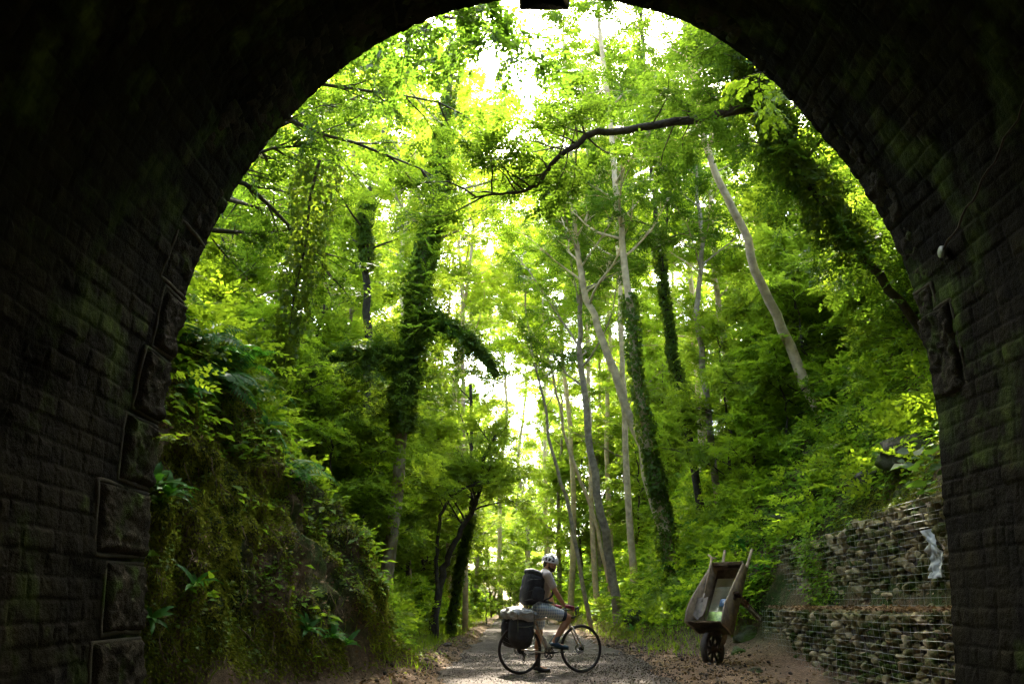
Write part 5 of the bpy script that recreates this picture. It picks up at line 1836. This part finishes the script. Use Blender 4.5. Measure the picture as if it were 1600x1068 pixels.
# joints
rh, lh = np.array([.31, -.09, .93]), np.array([.35, .09, .93])
rk, ra = np.array([.735, -.175, .785]), np.array([.515, -.135, .475])
lk, la = np.array([.40, .20, .52]), np.array([.405, .27, .115])
rs, re_, rw_ = np.array([.385, -.19, 1.405]), np.array([.49, -.235, 1.165]), np.array([.645, -.215, .965])
ls, le, lw = np.array([.46, .18, 1.41]), np.array([.575, .235, 1.18]), np.array([.66, .215, .97])
neck = np.array([.435, 0, 1.455]); hc = np.array([.505, -.02, 1.58])
HY = R(-52)              # the head is turned toward the camera
fw = np.array([math.cos(HY) * .97, math.sin(HY) * .97, -.22]); fw = unit(fw)
sdv = unit(np.cross([0, 0, 1], fw)); upv = np.cross(fw, sdv)
HM = np.stack([fw, sdv, upv], 1)
def hp(a, b_, c): return hc + HM @ np.array([a, b_, c])
body = []
body += limb([rh, (rh + rk) / 2 + [0, 0, .01], rk], [.088, .074, .056]) + limb([rk, rk * .62 + ra * .38 + [-.015, 0, -.01], ra], [.054, .054, .034])
body += limb([lh, (lh + lk) / 2, lk], [.088, .074, .052]) + limb([lk, lk * .62 + la * .38 + [-.015, 0, 0], la], [.050, .052, .034])
body += limb([ra, ra + [-.02, 0, -.045], ra + [.10, 0, -.09], ra + [.17, 0, -.105]], [.036, .038, .034, .028])
body += limb([la, la + [-.01, 0, -.05], la + [.10, .01, -.07], la + [.17, .015, -.08]], [.036, .038, .032, .026])
body += limb([[.33, 0, .93], [.35, 0, 1.08], [.385, 0, 1.25], [.41, 0, 1.36]], [.115, .11, .125, .11], sq=(.85, 1.15, 1))
body += limb([rs, [.42, 0, 1.42], ls], [.055, .08, .055])
body += limb([rs, (rs + re_) / 2, re_], [.052, .046, .038]) + limb([re_, re_ * .7 + rw_ * .3, rw_], [.039, .038, .026])
body += limb([ls, (ls + le) / 2, le], [.052, .046, .038]) + limb([le, le * .7 + lw * .3, lw], [.039, .038, .026])
body += limb([neck - [0, 0, .05], neck + [.02, 0, .04], hc + [-.02, 0, -.04]], [.062, .055, .055])
# head: skull, jaw, brow, nose, lips, ears
body += [(hp(-.012, 0, .02), (.098, .077, .098), HM), (hp(.03, 0, -.04), (.062, .055, .07), HM), (hp(.05, 0, -.088), (.034, .034, .028), HM), (hp(.066, 0, .018), (.028, .05, .018), HM),
         (hp(.09, 0, -.014), (.012, .010, .026), HM), (hp(.10, 0, -.03), (.013, .015, .011), HM), (hp(.078, 0, -.062), (.013, .024, .007), HM), (hp(.074, 0, -.073), (.012, .020, .006), HM),
         (hp(.062, .034, -.022), (.022, .02, .018), HM), (hp(.062, -.034, -.022), (.022, .02, .018), HM)]
for s_ in (-1, 1):
    body += [(hp(-.005, s_ * .079, -.012), (.018, .008, .030), HM)]
bd = soft(body, 'body', skin, person, .0068, 3)
# hands: palm, four bent fingers of unequal length, and a thumb round the bar hoods
for sd, wv2 in ((-1, rw_), (1, lw)):
    hands = []
    hood = bc + np.array([.02, sd * .215, .018])
    pm_ = wv2 * .35 + hood * .65 + [0, 0, .012]
    hands += limb([wv2, pm_, pm_ + [.03, 0, -.005]], [.026, .030, .028], .008, (1, 1.25, .75))
    for k, (ln_) in enumerate((.070, .078, .073, .058)):
        off = np.array([.038 - .006 * k, sd * (.030 - .0 * k), .012 - .019 * k])
        root = pm_ + np.array([.03, sd * .020, .004]) + np.array([0, 0, -.004 - .010 * k])
        j1 = root + np.array([ln_ * .42, sd * .008, -.008]); j2 = j1 + np.array([ln_ * .12, -sd * .024, -.020]); j3 = j2 + np.array([-ln_ * .18, -sd * .016, -.008])
        hands += limb([root, j1, j2, j3], [.0098, .0092, .0085, .0075], .005)
    t0 = pm_ + np.array([-.005, -sd * .022, .004]); hands += limb([t0, t0 + [.028, -sd * .012, .002], t0 + [.055, -sd * .008, -.008]], [.013, .011, .009], .005)
    soft(hands, 'hand', skin, bd, .0045, 2)
glm = plain('red_and_black_glove', (.20, .012, .035), .7, var=.9, scale=22)
for sd, wv2 in ((-1, rw_), (1, lw)):
    glv = []
    hood = bc + np.array([.02, sd * .215, .018]); pm_ = wv2 * .35 + hood * .65 + [0, 0, .012]
    glv += limb([wv2 * .8 + pm_ * .2, pm_, pm_ + [.035, 0, -.006]], [.030, .034, .032], .008, (1, 1.25, .8))
    for k in range(4):
        root = pm_ + np.array([.03, sd * .020, -.010 * k]); glv += limb([root, root + [.024, sd * .006, -.006]], [.0125, .0118], .005)
    soft(glv, 'glove', glm, person, .005, 2)
# eyes, brows, hair
b = MB()
for s_ in (-1, 1): b.ball(hp(.077, s_ * .031, .0), .0115, 10, 8)
b.build('eyes', plain('eye_white', (.5, .48, .45), .3), bd)
b = MB()
for s_ in (-1, 1):
    b.ball(hp(.0875, s_ * .031, -.001), .0048, 8, 6)
    b.tube([hp(.086, s_ * .012, .021), hp(.086, s_ * .03, .026), hp(.074, s_ * .05, .020)], .005, 6)
b.build('eyebrows', plain('dark_hair_tone', (.02, .014, .01), .8), bd)
hair = [(hp(-.028, 0, .012), (.094, .083, .085), HM), (hp(-.06, 0, -.035), (.05, .065, .045), HM)]
soft(hair, 'hair', plain('dark_brown_hair', (.03, .02, .013), .75, var=.4, scale=60, bump=.6, bscale=120), person, .007, 3)
beard = [(hp(.03, 0, -.062), (.060, .056, .045), HM), (hp(.05, 0, -.092), (.034, .035, .024), HM), (hp(.0, .05, -.05), (.04, .02, .04), HM), (hp(.0, -.05, -.05), (.04, .02, .04), HM)]
soft(beard, 'beard', plain('beard_hair', (.045, .028, .018), .8, var=.4, scale=60, bump=.5, bscale=120), person, .007, 3)
# clothes
shirt = limb([[.345, 0, 1.04], [.36, 0, 1.15], [.39, 0, 1.27], [.41, 0, 1.365]], [.125, .128, .138, .115], sq=(.87, 1.16, 1))
shirt += limb([rs, [.42, 0, 1.425], ls], [.066, .085, .066]) + limb([rs, rs * .35 + re_ * .65], [.066, .057]) + limb([ls, ls * .35 + le * .65], [.066, .057])
shirt += limb([neck - [0, 0, .04], neck + [.004, 0, .005]], [.072, .066])
soft(shirt, 'shirt', plain('grey_marl_shirt', (.42, .37, .33), .9, var=.12, scale=40, bump=.4, bscale=14), person, .009, 5)
b = MB()
a = np.linspace(0, 2 * math.pi, 25)
b.tube([neck + [.008 + .068 * math.cos(t), .068 * math.sin(t), .012 - .012 * math.cos(t)] for t in a], .008, 6); b.build('collar', plain('red_trim', (.30, .05, .03), .8), person)
sm = newmat('checked_shorts')
nt, p = sm[1], sm[2]
tc = nt.nodes.new('ShaderNodeTexCoord')
wv1 = nd(nt, 'ShaderNodeTexWave', Scale=9.0, Distortion=.6); wv2_ = nd(nt, 'ShaderNodeTexWave', Scale=7.0, Distortion=.5); wv2_.bands_direction = 'Z'
nt.links.new(tc.outputs['Object'], wv1.inputs[0]); nt.links.new(tc.outputs['Object'], wv2_.inputs[0])
ad = nd(nt, 'ShaderNodeMath', operation='ADD'); nt.links.new(wv1.outputs['Fac'], ad.inputs[0]); nt.links.new(wv2_.outputs['Fac'], ad.inputs[1])
rp = ramp(nt, [(.2, (.24, .31, .38)), (.5, (.42, .5, .54)), (.8, (.56, .6, .58))]); ml = nd(nt, 'ShaderNodeMath', operation='MULTIPLY'); ml.inputs[1].default_value = .5
nt.links.new(ad.outputs[0], ml.inputs[0]); nt.links.new(ml.outputs[0], rp.inputs[0]); nt.links.new(rp.outputs[0], p.inputs['Base Color']); p.inputs['Roughness'].default_value = .9
rt = rh * .32 + rk * .68; lt = lh * .42 + lk * .58
sh2 = limb([[.325, 0, .90], [.34, 0, .98], [.345, 0, 1.055]], [.125, .132, .118], sq=(.92, 1.18, 1))
sh2 += limb([rh + [0, 0, 0], rt], [.108, .088]) + limb([lh, lt], [.108, .088])
sho = soft(sh2, 'shorts', sm[0], person, .009, 5)
hem = limb([rt - unit(rk - rh) * .002, rt + unit(rk - rh) * .045], [.083, .078])
soft(hem, 'shorts_hem', plain('navy_hem', (.018, .026, .045), .9), sho, .008, 3)
navy = plain('teal_shoe', (.02, .06, .09), .6, var=.4, scale=25); dark = plain('shaded_shoe_and_sole', (.015, .015, .016), .6, var=.3)  # far shoe and sock painted in the dark sole colour to stand for shade
sock = plain('grey_sock', (.10, .12, .14), .9)
for (an, kn, mt, tl, nm) in ((ra, rk, navy, (-.105, 0), 'teal'), (la, lk, dark, (-.08, .015), 'dark')):
    soft(limb([an + unit(kn - an) * .085, an + [0, 0, -.02]], [.041, .041]), 'sock', sock if nm == 'teal' else dark, person, .007, 3)
    z1, y1 = tl
    so_ = limb([an + [-.045, 0, -.055], an + [.0, 0, -.055], an + [.09, y1 * .5, -.055 + z1 * .25 - .015], an + [.19, y1, -.0 + z1]], [.036, .046, .042, .031], .012, (1, 1.0, .85))
    sh3 = soft(so_, 'shoe', mt, person, .007, 2)
    b = MB()
    bot = [an + [-.06, 0, -.095 + .0], an + [.05, y1 * .4, -.098 + z1 * .08], an + [.13, y1 * .8, -.055 + z1 * .62], an + [.215, y1, -.022 + z1]]
    q = spline(bot, 14)
    hw = np.array([.028, .034, .035, .034, .031, .030, .032, .036, .039, .040, .039, .035, .028, .016])
    rows = []
    for s_, dz in ((-1, 0), (1, 0), (1, -.016), (-1, -.016), (-1, 0)): rows.append(q + np.column_stack([q[:, 0] * 0, s_ * hw, q[:, 0] * 0 + dz]))
    b.add(np.array(rows).reshape(-1, 3), grid_faces(5, 14)); b.build('sole', dark, sh3, False)

# helmet
b = MB()
HR = np.array([.128, .094, .108])
HCn = hp(-.008, 0, .038)
b.ball(np.zeros(3), tuple(HR * .93), 24, 14)
V = np.vstack(b.v); keep = V[:, 2] > -.01
V[:, 2] = np.where(V[:, 2] < -.012 , -.012 + (V[:, 2] + .012) * .1, V[:, 2]); b.v = [V @ HM.T + HCn]
helm = b.build('helmet', plain('helmet_liner', (.03, .03, .032), .6), person)
nu_, nv_ = 96, 40
ph, th = np.meshgrid(np.linspace(0, 2 * math.pi, nu_, endpoint=False), np.linspace(.02, 1.72, nv_), indexing='xy')
X_, Y_, Z_ = np.sin(th) * np.cos(ph), np.sin(th) * np.sin(ph), np.cos(th)
pt = 1 + .05 * (X_ < 0) * np.abs(X_)
V = np.stack([X_ * HR[0] * pt, Y_ * HR[1], Z_ * HR[2]], -1)
fq = grid_faces(nv_, nu_, True)
ctr = V.reshape(-1, 3)[fq].mean(1) / HR
lane = np.abs(((ctr[:, 1] * 2.6) % 1) - .5)
slot = (lane < .29) & (ctr[:, 2] > .22) & (np.abs(ctr[:, 0] + .05 - .42 * np.sign(ctr[:, 0])) < .36) & (np.abs(ctr[:, 0]) > .10)
slot |= (ctr[:, 2] > .02) & (ctr[:, 2] < .30) & (np.abs(ctr[:, 1]) > .6) & (np.abs((ctr[:, 0] * 2.3) % 1 - .5) < .3)
o = mesh_np('helmet_shell', V.reshape(-1, 3) @ HM.T + HCn, fq[~slot], plain('white_shell', (.72, .70, .68), .3, var=.05), helm, True)
m = o.modifiers.new('thick', 'SOLIDIFY'); m.thickness = .008; m.offset = -1
b = MB()
for s_ in (-1, 1): b.tube([hp(.03, s_ * .082, .03), hp(.02, s_ * .072, -.05), hp(.03, s_ * .03, -.105), hp(.035, 0, -.115)], .0035, 5)
b.build('chin_strap', blackf, helm)

# ---- bags
def bag(name, c, size, mat, parent, seed, e=3.0, nse=.08, rot=None, n1=44, n2=30, taper=0.0, fr=7.0):
    """rounded sack: superellipsoid with folds"""
    a, b_ = np.meshgrid(np.linspace(-math.pi, math.pi, n1, endpoint=False), np.linspace(-math.pi / 2, math.pi / 2, n2), indexing='xy')
    f = lambda w_, m: np.sign(w_) * np.abs(w_) ** (2 / m)
    V = np.stack([f(np.cos(b_), e) * f(np.cos(a), e), f(np.cos(b_), e) * f(np.sin(a), e), f(np.sin(b_), e)], -1)
    V[..., 0] *= 1 + taper * V[..., 2]
    W = V * np.array(size) / 2
    nn2 = unit(V)
    W = W + nn2 * (nse * min(size) * fbm(W * fr * [1, 1, 1.6] + seed, 4, seed, True))[..., None]
    W = W.reshape(-1, 3)
    if rot is not None: W = W @ np.array(rot).T
    return mesh_np(name, W + np.array(c), grid_faces(n2, n1, True), mat, parent, True)

bp = bike_empty('backpack', 'large black backpack worn by the cyclist', 'backpack')
bp.location = tuple(np.array(BO) + [.035 * math.cos(YAW), .035 * math.sin(YAW), -.04])
lean = rotm('Y', R(10))
bag('main_compartment', (.155, 0, 1.27), (.26, .33, .46), blackf, bp, 1, 3.2, .07, lean)
bag('back_pad', (.27, 0, 1.25), (.10, .29, .44), blackf, bp, 2, 3.5, .05, lean)
bag('lid', (.20, 0, 1.475), (.27, .30, .11), plain('charcoal_fabric', (.035, .037, .03), .8, var=.4, scale=12, bump=.5), bp, 3, 2.6, .10, rotm('Y', R(18)))
bag('front_pocket', (.055, 0, 1.18), (.11, .25, .30), blackf, bp, 4, 3, .08, lean)
for sd in (-1, 1):
    bag('side_pocket', (.20, sd * .165, 1.17), (.20, .07, .20), blackf, bp, 6 + sd, 3, .1, lean)
    b = MB()
    st = spline([[.27, sd * .09, 1.46], [.35, sd * .115, 1.505], [.42, sd * .12, 1.49], [.462, sd * .125, 1.41], [.47, sd * .135, 1.28], [.42, sd * .155, 1.14], [.30, sd * .15, 1.08]], 30)
    for dy in (-.02, -.01, 0, .01, .02): b.tube(st + [0, dy, 0], .0085, 5)
    b.build('shoulder_strap', blackf, bp)
b = MB()
hs = spline([[.22, -.15, 1.08], [.32, -.172, 1.06], [.44, -.12, 1.05], [.49, 0, 1.045], [.46, .12, 1.05], [.34, .172, 1.06], [.24, .15, 1.08]], 30)
b.tube(hs, .014, 6); b.tube([[.355, -.178, 1.06], [.35, -.185, .97], [.352, -.185, .90]], .006, 5); b.build('hip_strap', blackf, bp)
b = MB()
for zz in (1.36, 1.2, 1.08): b.tube([[.03 + (1.27 - zz) * -.17, -.12, zz - .0], [.08, -.172, zz + .02], [.24, -.172, zz + .03]], .005, 5)
b.build('compression_straps', plain('grey_webbing', (.07, .07, .06), .7), bp)

for sd, lab in ((-1, 'black pannier nearest the camera with crumpled grey top and straps'), (1, 'black pannier hidden on the far side of the rear wheel')):
    pn = bike_empty('pannier', lab, 'pannier')
    yc = sd * .155
    bag('bag_body', (-.045, yc, .59), (.36, .18, .44), blackf, pn, 10 + sd, 3.4, .09, rotm('Y', R(4)), taper=.08)
    bag('front_pocket', (-.04, yc + sd * .085, .55), (.24, .07, .25), blackf, pn, 12 + sd, 3, .1)
    bag('roll_top', (-.03, yc, .83), (.38, .20, .17), greyf, pn, 20 + sd, 3.0, .2, rotm('Y', R(4)), fr=11)
    b = MB()
    for x in (-.14, .12): b.tube(spline([[x, yc - sd * .09, .90], [x, yc, .925], [x, yc + sd * .105, .86], [x, yc + sd * .115, .70], [x + .01, yc + sd * .10, .5]], 16), .006, 5)
    b.tube(spline([[-.2, yc + sd * .06, .68], [-.02, yc + sd * .13, .665], [.19, yc + sd * .06, .70]], 12), .005, 5)
    b.build('strap', plain('olive_webbing', (.10, .10, .05), .7), pn)
db = bike_empty('dry_bag', 'pale grey crumpled dry bag strapped across the rear rack', 'bag')
bag('bag_body', (-.03, 0, .87), (.36, .22, .15), greyf, db, 31, 2.3, .2, rotm('Y', R(8)), fr=10)
bag('rolled_end', (.15, -.06, .84), (.16, .24, .12), greyf, db, 33, 2.2, .25, rotm('Y', R(35)), fr=12)
b = MB(); b.tube(spline([[-.1, -.12, .82], [-.1, -.10, .91], [-.1, 0, .95], [-.1, .10, .91], [-.1, .12, .82]], 16), .006, 5); b.tube(spline([[-.20, -.26, .82], [0, -.27, .85], [.17, -.22, .89]], 12), .006, 5); b.build('strap', plain('beige_cord', (.28, .22, .13), .7), db)

# ---------------------------------------------------------------- labels: plants that would read alike are told apart by their order
ORD = 'leftmost,second,third,fourth,fifth,sixth,seventh,eighth,ninth,tenth,eleventh,twelfth,thirteenth,fourteenth,fifteenth,sixteenth,seventeenth,eighteenth,nineteenth,twentieth'.split(',')
byl = {}
for o in list(bpy.data.objects):
    if o.get('category') and o.get('group') and o.get('label'): byl.setdefault(o['label'], []).append(o)
for lab, os_ in byl.items():
    if len(os_) > 1:
        os_.sort(key=lambda o: place((o.location[0], o.location[1], o.location[2] + 2))[0])
        for k, o in enumerate(os_):
            o['label'] = lab + (', leftmost of those' if k == 0 else f', {ORD[min(k, 19)]} from left')
